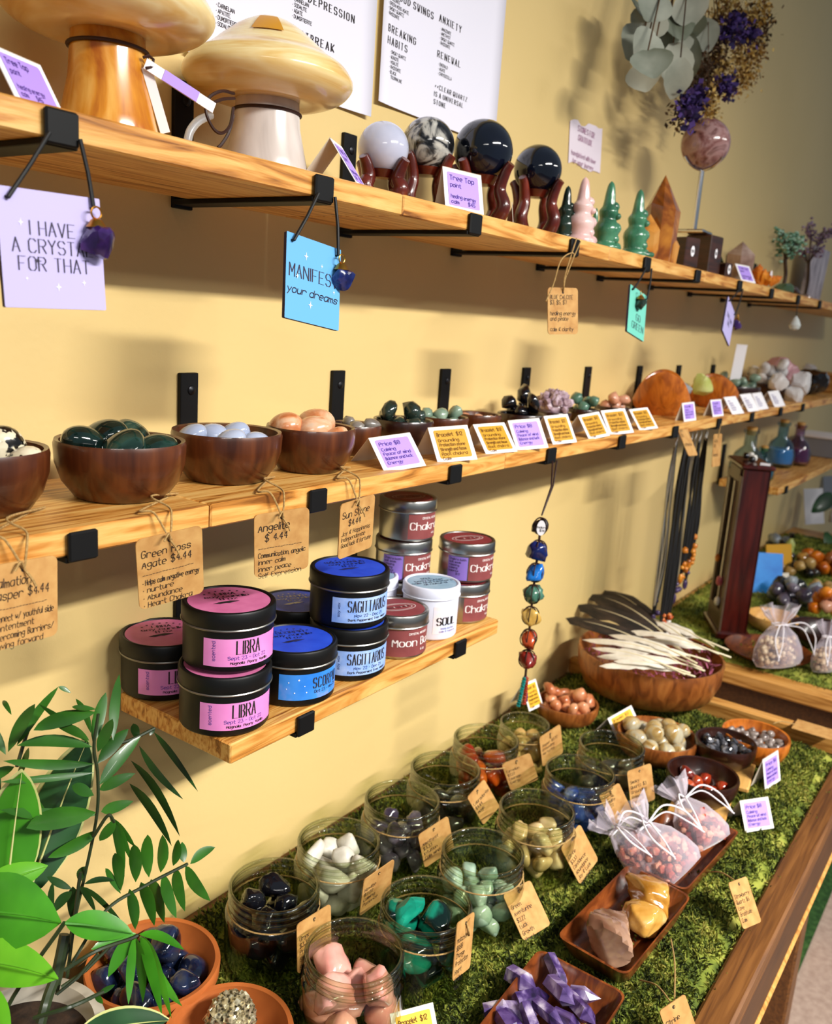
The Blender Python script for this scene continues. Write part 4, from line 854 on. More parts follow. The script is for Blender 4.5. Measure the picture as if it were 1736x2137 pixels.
# ---------------------------------------------------------------- tent cards and dishes along the middle shelf
TM = [('p1', (0.7003, 0.5132, -0.1356), (0.800, -0.094, -0.340), 0.0501, 0.0416, 'p', 'lilac tent card, first and nearest in the row on the middle shelf'), ('y1', (0.7904, 0.5066, -0.1333), (0.961, -0.068, -0.483), 0.0490, 0.0421, 'y', 'mustard tent card, first after the nearest lilac card'),
 ('y2', (0.8894, 0.5120, -0.1352), (0.833, -0.046, -0.372), 0.0468, 0.0417, 'y', 'mustard tent card, second mustard one from the nearest end'), ('p2', (0.9526, 0.4999, -0.1338), (0.975, -0.079, -0.485), 0.0460, 0.0408, 'p', 'lilac tent card standing between mustard ones'),
 ('y3', (1.0396, 0.4981, -0.1335), (1.032, -0.055, -0.323), 0.0436, 0.0404, 'y', 'mustard tent card just past the lilac one, above the bead hanger'), ('y4', (1.1441, 0.4993, -0.1351), (0.960, -0.111, -0.278), 0.0440, 0.0386, 'y', 'mustard tent card, fourth mustard one from the nearest end'),
 ('y5', (1.2256, 0.4975, -0.1341), (0.952, -0.095, -0.491), 0.0445, 0.0409, 'y', 'mustard tent card with a white price dot, overlapping the last mustard one'), ('y6', (1.3297, 0.5032, -0.1359), (0.880, -0.077, -0.341), 0.0428, 0.0390, 'y', 'last mustard tent card beside the orange wavy dish'),
 ('ps1', (1.5424, 0.4947, -0.1349), (1.318, -0.037, -0.182), 0.0422, 0.0334, 'p', 'small upright lilac tent card before the first wavy dish'), ('ps2', (1.7017, 0.4906, -0.1354), (1.266, -0.025, -0.184), 0.0421, 0.0328, 'p', 'small upright lilac tent card before the second wavy dish'),
 ('w1', (1.8117, 0.4889, -0.1348), (0.926, -0.049, -0.274), 0.0427, 0.0402, 'w', 'white tent card, first of the four white ones'), ('w2', (1.9240, 0.4909, -0.1336), (0.945, -0.062, -0.261), 0.0427, 0.0423, 'w', 'white tent card, second of the four white ones'),
 ('w3', (2.0071, 0.4883, -0.1326), (1.0, -0.059, -0.218), 0.0425, 0.0406, 'w', 'white tent card, third of the four white ones'), ('w4', (2.1484, 0.4981, -0.1329), (1.0, -0.083, -0.320), 0.0428, 0.0408, 'w', 'white tent card, last of the four white ones')]
for i, (k, c, e, w_, h_, kd, l) in enumerate(TM): tent((c[0] * 1.012, max(c[1] * 1.012, .505 + .004), c[2]), e, w_, h_, l, kd, 'tent cards on the middle shelf', base=MID, seed=i + 3, inset=.1)
M('white gem', ['#a79f9b', '#d8d3d0', '#efeceb'], rough=.35, tex='noise', scale=60, sss=.2); M('pink gem', ['#a56a72', '#c48c93', '#d6aab0'], rough=.35, tex='noise', scale=60); M('yellow gem', ['#8f9a45', '#b8c067', '#cdd38d'], rough=.3, tex='noise', scale=60); M('grey crystal', ['#596068', '#8d949b', '#aeb4ba'], rough=.25, tex='noise', scale=60)
def wavy(px, py, R_, h_, label, rot, amp):
    p = at(px, py, 2, MID); c = Vector((p.x, .585, MID)); c.x = p.x * .585 / p.y
    wob = lambda a, r, z: (r * (1 + .10 * math.cos(2 * a)), z * (1 + amp * math.cos(2 * a)) if z > .004 else z)
    pr = [(0, 0), (R_ * .5, 0), (R_ * .6, .002), (R_ * .9, h_ * .45), (R_, h_), (R_ * .96, h_ * 1.02), (R_ * .93, h_ * .97), (R_ * .8, h_ * .42), (R_ * .5, .008), (0, .006)]
    return tag(MB().lathe([(q.x, max(0, q.z)) for q in spline([(a, 0, b) for a, b in pr], 3)], 72, wob=wob).build('wavy_dish', MATS['bowl orange'], loc=c, rot=(0, 0, rot), smooth=60), label, 'dish'), c
d1, c1_ = wavy(1372, 905, .060, .050, 'orange wavy wooden dish with a high arched rim, the first', .35, .55); d2, c2_ = wavy(1480, 885, .060, .044, 'second orange wavy wooden dish holding grey and yellow stones', .35, .5)
def rough(px, py, y, s, mat, label, seed, kind='rough', name='rough_stone'):
    p = aty(px, py, y); return inst(stone_mesh(name, seed, MATS[mat], kind, 3), name, label, 'stone', p, (rnd.uniform(0, 6), rnd.uniform(0, 6), 0), tuple(q * 100 for q in s))
rough(1417, 812, .585, (.026, .022, .028), 'grey crystal', 'grey blue crystal lump standing in the second wavy dish', 21)
rough(1466, 805, .585, (.026, .022, .022), 'yellow gem', 'pale yellow green lump in the second wavy dish', 22); rough(1488, 808, .60, (.022, .02, .022), 'jade stone', 'small grey green lump beside the yellow green one', 23)
p = at(1535, 812, 2, MID + .036); c = Vector((p.x * .60 / p.y, .60, MID)); bowl('wooden_bowl', 'dark bowl of green and cream stones past the wavy dishes', c, .055, .040, 'bowl dark')
ms = stone_set('tumbled_stone', MATS['jade stone'], 'tumbled', 3, 5, 2); fill(ms, 'tumbled_stone', 'green or cream stone in the dark bowl past the wavy dishes', 'stone', 'green and cream stones', c, mound(c, .055, .04, 11, .014, rnd, .6), rnd)
p = at(1600, 805, 2, MID + .03); c = Vector((p.x * .60 / p.y, .60, MID)); bowl('wooden_bowl', 'dark bowl of white stones behind the white tent cards', c, .06, .040, 'bowl dark')
ms = stone_set('white_stone', MATS['white gem'], 'tumbled', 3, 6, 2); fill(ms, 'white_stone', 'white stone in the dark bowl behind the white tent cards', 'stone', 'white stones in the far bowl', c, mound(c, .06, .04, 12, .017, rnd, .7), rnd)
for i, (px, py, y, s, mt, l) in enumerate([(1618, 778, .60, .045, 'pink gem', 'large pink crystal lump rising behind the white cards'), (1645, 785, .60, .040, 'pink gem', 'pink crystal lump right of the largest one'), (1625, 797, .56, .026, 'white gem', 'white crystal lump before the pink ones'),
    (1668, 800, .55, .034, 'white gem', 'round white crystal lump past the white cards'), (1655, 826, .53, .03, 'white gem', 'tall white crystal standing at the shelf front'), (1585, 782, .62, .02, 'sunstone', 'small brown stone at the wall behind the pink lumps'), (1685, 800, .58, .055, 'black stone', 'big black stone lump near the far end'), (1690, 772, .60, .024, 'white gem', 'white lump on top of the black stone'), (1712, 797, .57, .032, 'grey crystal', 'bluish grey lump past the black stone')]): rough(px, py, y, (s, s * .8, s), mt, l, 40 + i)
p = aty(1702, 818, .58); tag(MB().box((0, 0, .03), (.16, .10, .06), bev=.003).build('wooden_box', MATS['pale wood'], loc=(p.x + .18, .575, MID), smooth=30), 'pale wooden box at the far end of the middle shelf', 'box')
tg2 = aty(1541, 757, .60); tag(MB().box((0, 0, 0), (.028, .0008, .085), bev=.0003).build('price_strip', MATS['white card'], loc=tg2, rot=(.1, .0, -.75), smooth=0), 'narrow white price strip hanging on the wall above the middle shelf', 'price card')
# ---------------------------------------------------------------- candle tins on the short shelf
M('tin black', '#0a0a0a', rough=.42, spec=.4); M('tin silver', '#a9a8a4', rough=.3, metal=1.0); M('tin bead', '#8c8a84', rough=.3, metal=.8)
M('pink sticker', ['#c96595', '#d878a6'], rough=.5, tex='noise', scale=60); M('pink label', ['#e07fc4', '#e88fce'], rough=.5, tex='noise', scale=40); M('blue sticker', ['#1f42c4', '#2c52d6'], rough=.5, tex='noise', scale=60)
M('sky label', ['#7ea3e6', '#95b4ee', '#a9c1f2'], rough=.5, tex='noise', scale=90); M('scorpio label', ['#2477d6', '#3c8be4', '#8f9ae6', '#c9b6ee'], rough=.5, tex='noise', scale=22, stops=[.35, .48, .58, .68])
M('wine label', ['#7a3a3a', '#8a4645'], rough=.5, tex='noise', scale=60); M('wine sticker', ['#7d2b30', '#8a3538'], rough=.5, tex='noise', scale=60); M('white plastic', '#dfe2f2', rough=.35, sss=.1); M('soul label', ['#d9d2e6', '#e6d7d6', '#c8d2ee'], rough=.5, tex='noise', scale=50); M('pale blue sticker', ['#7fa0b8', '#9bb6c9'], rough=.5, tex='noise', scale=70); M('white ink', '#e9dcd8', rough=.6); M('purple label', '#8d70c8', rough=.6)
def tin(c, R, h, label, mats, group=None, lab=None, top=None, lid=.30, white=False):
    """round tin with a slip lid; lab = (material, centre angle, half span, z0, z1, [text spec]); top = (material, [text spec])"""
    body, lidm, bead = mats; root = thing('candle_tin', label, 'candle', c, group=group); zl = h * (1 - lid); Rb = R * .965
    MB().lathe([(0, 0), (Rb - .003, 0), (Rb - .001, .0012), (Rb, .003), (Rb, zl + .001), (0, zl + .001)], 64).build('body', MATS[body], root, smooth=35)
    MB().lathe([(0, zl), (Rb, zl), (R - .0005, zl + .0004), (R, zl + .0012), (R, h - .0022), (R - .0008, h - .0006), (R - .002, h), (R - .0036, h - .0004), (R - .0044, h - .0016), (0, h - .0016)], 64).build('lid', MATS[lidm], root, smooth=35)
    ld = root.children[-1]
    MB().tube([((R - .0002) * math.cos(a), (R - .0002) * math.sin(a), zl + .0008) for a in [k * 2 * math.pi / 64 for k in range(64)]], .0010, 6, closed=True).build('rim_bead', MATS[bead], root)
    if top:
        Rs = R - .0050; b = MB(); b.lathe([(0, h - .0012), (Rs, h - .0012)], 48); s = b.build('top_sticker', MATS[top[0]], ld, smooth=0)
        ang = top[2] if len(top) > 2 else 0.6; ca, sa = math.cos(ang), math.sin(ang)
        if top[1]: letter('lettering', top[1], MATS[top[3] if len(top) > 3 else 'ink'], s, lambda x, y: Vector((x * ca - y * sa, x * sa + y * ca, h - .0009)))
    if lab:
        m_, a0, ha, z0, z1, txt = lab[:6]; n = 20; b = MB(); Rl = Rb + .00025; z0 *= h; z1 *= h
        vs = [(Rl * math.cos(a0 + ha * (2 * i / n - 1)), Rl * math.sin(a0 + ha * (2 * i / n - 1)), z) for z in (z0, z1) for i in range(n + 1)]
        b.add(vs, [(i, i + 1, n + 2 + i, n + 1 + i) for i in range(n)]); lo = b.build('label', MATS[m_], root, smooth=180); R2 = Rl + .0002
        for q, mt in txt: letter('lettering', q, MATS[mt], lo, lambda x, y: Vector((R2 * math.cos(a0 + x / R2), R2 * math.sin(a0 + x / R2), z0 + y)))
        if len(lab) > 6: lab[6](root, a0, ha, Rl, z0, z1)
    return root
def dots(R_, n, a0, a1, s, rr):  # a ring of round marks as pen quads
    out = []
    for k in range(n):
        a = a0 + (a1 - a0) * k / max(1, n - 1); x, y = R_ * rr * math.cos(a), R_ * rr * math.sin(a); out.append([(x - s, y - s), (x + s, y - s), (x + s, y + s), (x - s, y + s)])
    return out
BLK = ('tin black', 'tin black', 'tin bead'); SIL = ('tin silver', 'tin silver', 'tin silver'); WHT = ('white plastic', 'white plastic', 'white plastic'); RB, HB = .0405, .0545; A0 = math.radians(-110)
bat = [[(-.012, -.006), (-.002, -.009), (.008, -.005), (.0, -.003)], [(-.016, -.008), (-.010, -.010), (-.004, -.008), (-.010, -.006)]]
def libra_lab():
    w2 = RB * math.radians(54)
    return ('pink label', A0, math.radians(54), .13, .58, [(shift(pen(['LIBRA'], .0115, 1, .085, 'c', cal=True, wid=.5, track=.9), .002, .0225), 'ink'), (shift(pen(['Sept 23 - Oct 22'], .0030, 1, .14, 'c', smooth=True), .002, .0092), 'violet ink'),
            (shift(pen(['Magnolia  Peony  Vanilla'], .0022, 1, .2, 'c', smooth=True), .004, .0044), 'ink'), (shift(rot90(pen(['scented'], .0030, 1, .13, smooth=True)), -w2 + .0085, .005), 'violet ink'), (shift(rot90(pen(['soy wax'], .0020, 1, .13, smooth=True)), w2 - .003, .008), 'violet ink')])
def sag_lab():
    w2 = RB * math.radians(54)
    return ('sky label', A0, math.radians(54), .13, .60, [(shift(pen(['SAGITTARIUS'], .0110, 1, .085, 'c', cal=True, wid=.45, track=.9, fit=.060), .002, .0225), 'ink'), (shift(pen(['Nov 22 - Dec 21'], .0030, 1, .14, 'c', smooth=True), .002, .0092), 'lapis'), (shift(pen(['Dark Peppermint Tree  Amber'], .0022, 1, .2, 'c', smooth=True), .003, .0044), 'ink'), (shift(rot90(pen(['soy wax'], .0026, 1, .13, smooth=True)), -w2 + .0065, .006), 'lapis')])
def tt(word, k=0): return shift(pen([word, 'soy candle', '8 oz'], .0052, 1.35, .13, 'c', cal=True), 0, .019) + dots(RB, 7, math.pi * .25, math.pi * .75, .0009, .62) + bat
pinktop = ('pink sticker', tt('LIBRA'), -.5); bluetop = ('blue sticker', tt('SAGITTARIUS'), -.5, 'lapis')
def put(px, py, R, z=LOW): return stand(px, py, z, R)
cL2 = put(467, 1541, RB * .96); cL1 = cL2 + Vector((.006, .0035, HB + .0003))
tin(cL2, RB, HB, 'black candle tin with pink LIBRA label, lower one of the front pink stack', BLK, None, libra_lab(), ('pink sticker', [], 0))
tin(cL1, RB, HB, 'black candle tin with pink LIBRA label on top of the front pink stack', BLK, None, libra_lab(), pinktop)
tin(put(342, 1466, RB * .96), RB, HB, 'black candle tin with dull pink lid behind the pink LIBRA stack', BLK, None, libra_lab(), pinktop)
def stars(root, a0, ha, Rl, z0, z1):
    b = MB()
    for k, (t, v, s) in enumerate([(-.75, .7, .0007), (-.5, .8, .001), (-.6, .3, .0008), (-.35, .55, .0006), (-.8, .45, .0006), (-.3, .3, .0007)]):
        a = a0 + ha * t; z = z0 + (z1 - z0) * v; c = Vector(((Rl + .0003) * math.cos(a), (Rl + .0003) * math.sin(a), z)); t_ = Vector((-math.sin(a), math.cos(a), 0)) * s
        b.add([c - t_, c - Vector((0, 0, s)), c + t_, c + Vector((0, 0, s))], [(0, 1, 2, 3)])
    b.build('star_print', MATS['sparkle'], root, smooth=0)
sco = ('scorpio label', A0 + .12, math.radians(54), .14, .60, [(shift(pen(['SCORPIO'], .0100, 1, .10, 'c', cal=True, wid=.5), .012, .0205), 'ink'), (shift(pen(['Oct 23 - Nov 21'], .0028, 1, .16, 'c', smooth=True), .012, .0085), 'ink')], stars)
tin(put(610, 1478, RB * .96), RB, HB, 'black candle tin with bright blue lid and SCORPIO label', BLK, None, sco, ('blue sticker', tt('SCORPIO'), -.5, 'lapis'))
p = at(610, 1250, 2, LOW + HB); tin(Vector((p.x, min(p.y, .612), LOW)), RB, HB, 'black candle tin with dark blue lid, at the wall behind the SCORPIO tin', BLK, None, None, ('blue sticker', tt('SCORPIO'), -.5, 'lapis'))
cS2 = put(722, 1424, RB * .96); tin(cS2, RB, HB, 'black candle tin with pale blue SAGITTARIUS label, lower one of the blue stack', BLK, None, sag_lab(), ('blue sticker', [], 0)); tin(cS2 + Vector((-.001, .002, HB + .0003)), RB, HB, 'black candle tin with pale blue SAGITTARIUS label on top of the blue stack', BLK, None, sag_lab(), bluetop)
RC, HC = .0345, .0495
def wine_lab(word, hs=1.0, off=.45, tx=-.90): return ('wine label', A0 + off, hs, .08, .70, [(shift(pen([word], .0085, 1, .14, 'l', cal=True, smooth=True), tx * RC, .0200), 'white ink'), (shift(pen(['CRYSTAL INFUSED'], .0022, 1, .2, 'c'), -.003, .0262), 'white ink'), (shift(pen(['4 oz'], .0026, 1, .2, 'c', smooth=True), .004, .0075), 'white ink')])
rings = [[(.022 * math.cos(a) * k, .011 * math.sin(a) * k), (.022 * math.cos(a2) * k, .011 * math.sin(a2) * k), (.0212 * math.cos(a2) * k, .0102 * math.sin(a2) * k), (.0212 * math.cos(a) * k, .0102 * math.sin(a) * k)] for k in (1, .8) for a, a2 in [(2 * math.pi * i / 28, 2 * math.pi * (i + 1) / 28) for i in range(28)]]
wtop = ('wine sticker', rings + shift(pen(['Soul Candle'], .0035, 1, .18, 'c', smooth=True), 0, .002), -.4, 'white ink')
tin(put(823, 1379, RC), RC, HC, 'silver tin with wine red Moon Bath label, alone before the white jar', SIL, None, wine_lab('Moon Bath', 1.5, .30, -.98), wtop)
cC = put(957, 1304, RC); tin(cC, RC, HC, 'silver Chakra Bath tin, lower one of the right pair', SIL, None, wine_lab('Chakra Bath'), wtop)
tC = tin(cC + Vector((.006, .001, HC + .0003)), RC, HC, 'silver Chakra Bath tin with purple price label, upper one of the right pair', SIL, None, wine_lab('Chakra Bath'), wtop)
def purple(root, a0, ha, z0, z1):
    n = 10; b = MB(); Rl = RC * .965 + .0004; b.add([(Rl * math.cos(a0 + ha * (2 * i / n - 1)), Rl * math.sin(a0 + ha * (2 * i / n - 1)), z) for z in (z0 * HC, z1 * HC) for i in range(n + 1)], [(i, i + 1, n + 2 + i, n + 1 + i) for i in range(n)])
    o = b.build('price_label', MATS['purple label'], root, smooth=180); R2 = Rl + .0002
    letter('lettering', shift(pen(['Chakra bath', 'salt soak', 'relaxing', 'calming', 'balance', '        $12'], .0024, 1.5, .14, smooth=True), -ha * Rl * .85, z1 * HC - .002), MATS['ink'], o, lambda x, y: Vector((R2 * math.cos(a0 + x / R2), R2 * math.sin(a0 + x / R2), y)))
purple(tC, A0 - .97, .38, .08, .66)
p = at(838, 1200, 2, LOW + HC * 2); c3 = Vector((p.x, min(p.y, .615), LOW))
p2 = at(846, 1040, 2, LOW + HC * 3); c3 = Vector((p2.x * .600 / p2.y, .600, LOW))
for i, l in enumerate(('lowest', 'middle', 'topmost')):
    t = tin(c3 + Vector((.0015 * i, -.0012 * i, (HC + .0003) * i)), RC, HC, 'silver Chakra Bath tin, ' + l + ' of the stack of three under the shelf', SIL, None, wine_lab('Chakra Bath'), wtop if i == 2 else ('wine sticker', [], 0))
    if i == 1: purple(t, A0 - .97, .38, .08, .66)
soul = ('soul label', A0 + .10, .60, .14, .66, [(shift(pen(['SOUL'], .0085, 1, .18, 'c', cal=True, wid=.9), -.002, .019), 'ink'), (shift(pen(['body butter', 'calm & restore'], .0022, 1.6, .14, 'c', smooth=True), 0, .0075), 'violet ink')])
stop = ('pale blue sticker', shift(pen(['SOUL', 'body butter', 'calm and restore', 'all natural'], .0045, 1.5, .12, 'c', smooth=True), 0, .015), -.4, 'lapis')
tin(put(892, 1339, .0335), .0335, .062, 'white plastic jar with SOUL label between the wine red tins', WHT, None, soul, stop, .22)
p = at(772, 1204, 2, LOW + .062); tin(Vector((p.x * .605 / p.y, .605, LOW)), .0335, .062, 'white plastic jar half hidden behind the blue stack', WHT, None, soul, stop, .22)

# ---------------------------------------------------------------- seven-stone bead hanger
hx = 1.0095; top = Vector((hx, .4915, MID - TH - .002)); bh = thing('bead_hanger', 'string of seven knotted gemstones in rainbow order hanging from the middle shelf', 'hanging ornament', top)
cs = MB()
bx = [(1128, 1098), (1123, 1147), (1117, 1195), (1112, 1240), (1107, 1285), (1103, 1332), (1100, 1375)]; P0 = [aty(x, y, .490) for x, y in bx]
for dx in (-.006, .006): cs.tube([Vector((dx, 0, .003)), Vector((dx * .4, 0, -.03)), P0[0] + Vector((0, 0, .014)) - top], .0012, 6)
cols = [('bead_black', ['#101014', '#1c1c22']), ('bead_lapis', ['#0b1440', '#182a70']), ('bead_blue', ['#0c4fa0', '#1f7ad0']), ('bead_green', ['#2f5a4a', '#4d7a66']), ('bead_yellow', ['#b98f3e', '#d8b25e']), ('bead_orange', ['#8a2c10', '#b54a1c']), ('bead_red', ['#5e120c', '#8a2216'])]
for i, (p, (nm, cc_)) in enumerate(zip(P0, cols)):
    M(nm, cc_, rough=.18, tex='noise', scale=70, coat=.5); s = .0112 if i else .0098
    o = inst(stone_mesh('bead', 60 + i, MATS[nm], 'chunk', 3), 'bead', None, None, p - top, (.2 * i, .1, i), (s * 105, s * 105, s * 112)); o.parent = bh
    q = p - top
    for k in range(3):
        a = k * math.pi / 3 + .3; ring = [q + Vector((math.cos(a) * math.sin(t), math.sin(a) * math.sin(t), math.cos(t) * 1.08)) * (s * 1.03) for t in [j * 2 * math.pi / 20 for j in range(20)]]; cs.tube(ring, .0008, 5, closed=True)
    nx_ = (P0[i + 1] - top) if i < 6 else q + Vector((0, 0, -.024)); cs.tube([q + Vector((0, 0, -s)), nx_ + Vector((0, 0, s if i < 6 else 0))], .0018, 6)
cs.build('knotted_cord', MATS['brown cord'], bh)
tgp = P0[0] - top; ol = [(.0055 * math.cos(a), .009 * math.sin(a) * (1 if math.sin(a) < 0 else 1.15)) for a in [2 * math.pi * k / 24 for k in range(24)]]; d = Vector((-.85, -.5, 0)).normalized(); sd = Vector((.5, -.85, 0)).normalized()
b = MB(); b.add([tgp + d * .0135 + sd * x + Vector((0, 0, y)) for x, y in ol], [tuple(range(24))]); b.add([tgp + d * .0130 + sd * x + Vector((0, 0, y)) for x, y in ol], [tuple(range(23, -1, -1))]); so = b.build('price_sticker', MATS['white card'], bh, smooth=0)
letter('lettering', shift(pen(['chakra', '  $14'], .0028, 1.5, .16, 'c', smooth=True), 0, .003), MATS['ink'], so, lambda x, y: tgp + d * .0138 + sd * x + Vector((0, 0, y)))
rr = random.Random(5)
for k, (mt, off) in enumerate((('jt_teal', (-.012, 0)), ('jt_red', (0, -.002)), ('jt_violet', (.010, .001)))):
    M(mt, {'jt_teal': ['#0f5550', '#1f8078'], 'jt_red': ['#7a2418', '#b04a30'], 'jt_violet': ['#38244f', '#5a3c74']}[mt], rough=.2, tex='noise', scale=90); b = MB(); s0 = P0[6] - top + Vector((0, 0, -.024))
    for j in range(12):
        c = s0 + Vector((off[0] * (j + 3) / 14, off[1], -.003 - j * .0032)); V, F = ICO[1]; b.add([c + Vector((x * .0036 * rr.uniform(.7, 1.2) + rr.uniform(-.0004, .0004), y * .0034, z * .0026)) for x, y, z in V], F)
    b.build('bead_tassel', MATS[mt], bh, smooth=0)
# ---------------------------------------------------------------- glass jars of stones on the moss table
JG = glass('jar glass', '#f8faf2', '#6f7a4e')
def jar_mesh(R, h):
    k = R / .0455; t = .0026
    out = [(0, 0), (R * .80, 0), (R * .92, .0015), (R * .985, .006), (R, .013), (R, h * .66), (R * .985, h * .70), (R * .93, h * .735), (R * .905, h * .76), (R * .905, h * .785), (R * .935, h * .80), (R * .935, h * .825), (R * .905, h * .84), (R * .905, h * .87), (R * .935, h * .885), (R * .935, h * .905), (R * .905, h * .92), (R * .905, h * .95), (R * .925, h * .965), (R * .925, h * .99), (R * .91, h)]
    inn = [(R * .865, h), (R * .85, h * .985), (R * .85, h * .78), (R * .88, h * .73), (R * .935, h * .66), (R * .935, .016), (R * .90, .007), (0, .006)]
    b = MB().lathe(out + inn, 72)
    for z, r_, w_ in ((.985, .90, .0020), (.895, .915, .0013), (.812, .915, .0013)): b.tube([(R * r_ * math.cos(a), R * r_ * math.sin(a), h * z) for a in [2 * math.pi * q / 56 for q in range(56)]], w_, 10, closed=True)
    return b.mesh('glass_jar', JG, 60)
JR, JH = .0485, .084; JM = jar_mesh(JR, JH)
zf = lambda R: (lambda x, y: .007 + max(0, math.hypot(x, y) - R * .7) * .25)
M('onyx black', ['#040405', '#09090d', '#101016'], rough=.07, tex='noise', scale=40, coat=.35); M('howlite', ['#a9a294', '#c9c3b4', '#dcd7cb'], rough=.35, tex='noise', scale=45, dist=1.5)
M('rose chunk', ['#c6746a', '#d68c80', '#e0a597', '#cc7a70'], rough=.18, tex='noise', scale=28, coat=.4, sss=.25); M('malachite', ['#011510', '#03352a', '#065241', '#0a6e56'], rough=.08, tex='wave', scale=25, dist=6, coat=.6)
M('aqua stone', ['#6f8c7c', '#93ab97', '#acbfae', '#70887e'], rough=.15, tex='noise', scale=40, coat=.4, sss=.15); M('amethyst tumbled', ['#2a2430', '#433a49', '#675e6b', '#958c97'], rough=.15, tex='noise', scale=40, coat=.5); M('dark labradorite', ['#15130f', '#2a2620', '#3c3830'], rough=.12, tex='noise', scale=40, coat=.5)
M('carnelian', ['#3e0d03', '#7a1f06', '#a83a0d', '#c25a1a'], rough=.1, tex='noise', scale=25, coat=.5, sss=.1); M('tan jasper', ['#8a6a3a', '#b08d52', '#c9a86c'], rough=.2, tex='noise', scale=40, coat=.3); M('citrine pale', ['#a88a52', '#c9ad78', '#dcc497'], rough=.2, tex='noise', scale=40, coat=.4, sss=.2)
M('sodalite', ['#0e1a44', '#1f3270', '#33477f', '#8891a8'], rough=.15, tex='noise', scale=50, coat=.4, stops=[.35, .48, .6, .75]); M('smoky dark', ['#2b2622', '#4a433c', '#625a50'], rough=.15, tex='noise', scale=40, coat=.4)
JARS = [('black', 573, 1845, 'onyx black', 'chunk', 17, .0135, 'jar heaped with glossy black stones, nearest the wall and the terracotta bowl', 'glossy black stone'), ('pink', 740, 1982, 'rose chunk', 'chunk', 9, .0160, 'jar of chunky pink stones, nearest of all the jars', 'chunky pink stone'),
        ('white', 708, 1752, 'howlite', 'tumbled', 19, .0130, 'jar of white stones between black and purple ones', 'cream white stone'), ('amethyst', 840, 1667, 'amethyst tumbled', 'chunk', 18, .0125, 'jar of greyish purple stones in the row along the wall', 'greyish purple stone'),
        ('labra', 930, 1602, 'dark labradorite', 'tumbled', 12, .0125, 'nearly empty jar of dark brown black stones in the row along the wall', 'dark brown black stone'), ('carn', 1015, 1540, 'carnelian', 'tumbled', 16, .0130, 'jar of orange red stones in the row along the wall', 'orange red stone'),
        ('tan', 1096, 1508, 'tan jasper', 'tumbled', 16, .0110, 'smaller jar of tan stones beneath the bead hanger', 'tan stone'), ('emerald', 890, 1885, 'malachite', 'tumbled', 10, .0160, 'jar of deep emerald green stones behind the pink one', 'deep emerald green stone'),
        ('aqua', 1008, 1775, 'aqua stone', 'tumbled', 26, .0105, 'jar of pale sea green stones', 'pale sea green stone'), ('citrine', 1121, 1686, 'citrine pale', 'tumbled', 22, .0115, 'jar of pale honey yellow stones', 'pale honey stone'),
        ('sodal', 1211, 1608, 'sodalite', 'chunk', 20, .0115, 'jar of dark blue stones', 'dark blue stone'), ('smoky', 1277, 1553, 'smoky dark', 'tumbled', 15, .0115, 'jar of smoky brown stones by the speckled egg bowl', 'smoky brown stone')]
JT = {'black': ((0.5916, 0.4979, -0.6175), (1.470, 0.021, -0.067), 0.0472, 0.0532), 'white': ((0.6963, 0.5000, -0.6175), (1.743, -0.104, -0.127), 0.0469, 0.0538), 'amethyst': ((0.8113, 0.4990, -0.6175), (1.60, -.30, -0.35), 0.0450, 0.0520),
      'labra': ((0.9222, 0.5000, -0.6139), (1.314, -0.495, -0.200), 0.0340, 0.0492), 'carn': ((1.0314, 0.5057, -0.6178), (1.45, -0.38, -0.75), 0.0431, 0.0425), 'tan': ((1.1340, 0.5090, -0.6176), (1.540, -0.248, -0.267), 0.0459, 0.0517),
      'smoky': ((1.1143, 0.3595, -0.6176), (1.374, -0.135, -0.503), 0.0419, 0.0532), 'sodal': ((1.0444, 0.3670, -0.6180), (1.2, -.40, -.50), 0.034, 0.0450), 'citrine': ((0.9030, 0.3535, -0.6150), (1.08, -0.28, -0.06), 0.0455, 0.0510),
      'aqua': ((0.7700, 0.3530, -0.6150), (0.80, -.02, -0.25), 0.0430, 0.0490), 'emerald': ((0.6729, 0.3720, -0.6100), (1.444, 0.275, 0.088), 0.0411, 0.0554)}
TX = {'black': ['Onyx', '$3.33', 'Protection', 'Strength', 'grounding'], 'white': ['Howlite', '$2.22', 'Calming', 'Patience'], 'amethyst': ['Amethyst', '$3.33', 'Intuition', 'Calm mind'], 'labra': ['Labradorite', '$4.44', 'Magic'], 'carn': ['Carnelian', '$2.22', 'Courage', 'Energy'],
      'tan': ['Jasper $2.22', 'Grounding', 'Nurturing'], 'smoky': ['Smoky', 'Quartz $3', 'Grounding', 'Release', 'Focus'], 'sodal': ['Sodalite', '$2.22'], 'citrine': ['Citrine', '$3.33', 'Confidence', 'Abundance', 'Joy & Luck', 'Creativity'], 'aqua': ['Green', 'Aventurine', '$2.22', 'Luck', 'Growth', 'Heart'], 'emerald': ['Malachite', '$8.88', 'Change', 'Protection', 'Heart', 'Healing', 'Vision']}
rnd = random.Random(21); JC = {}
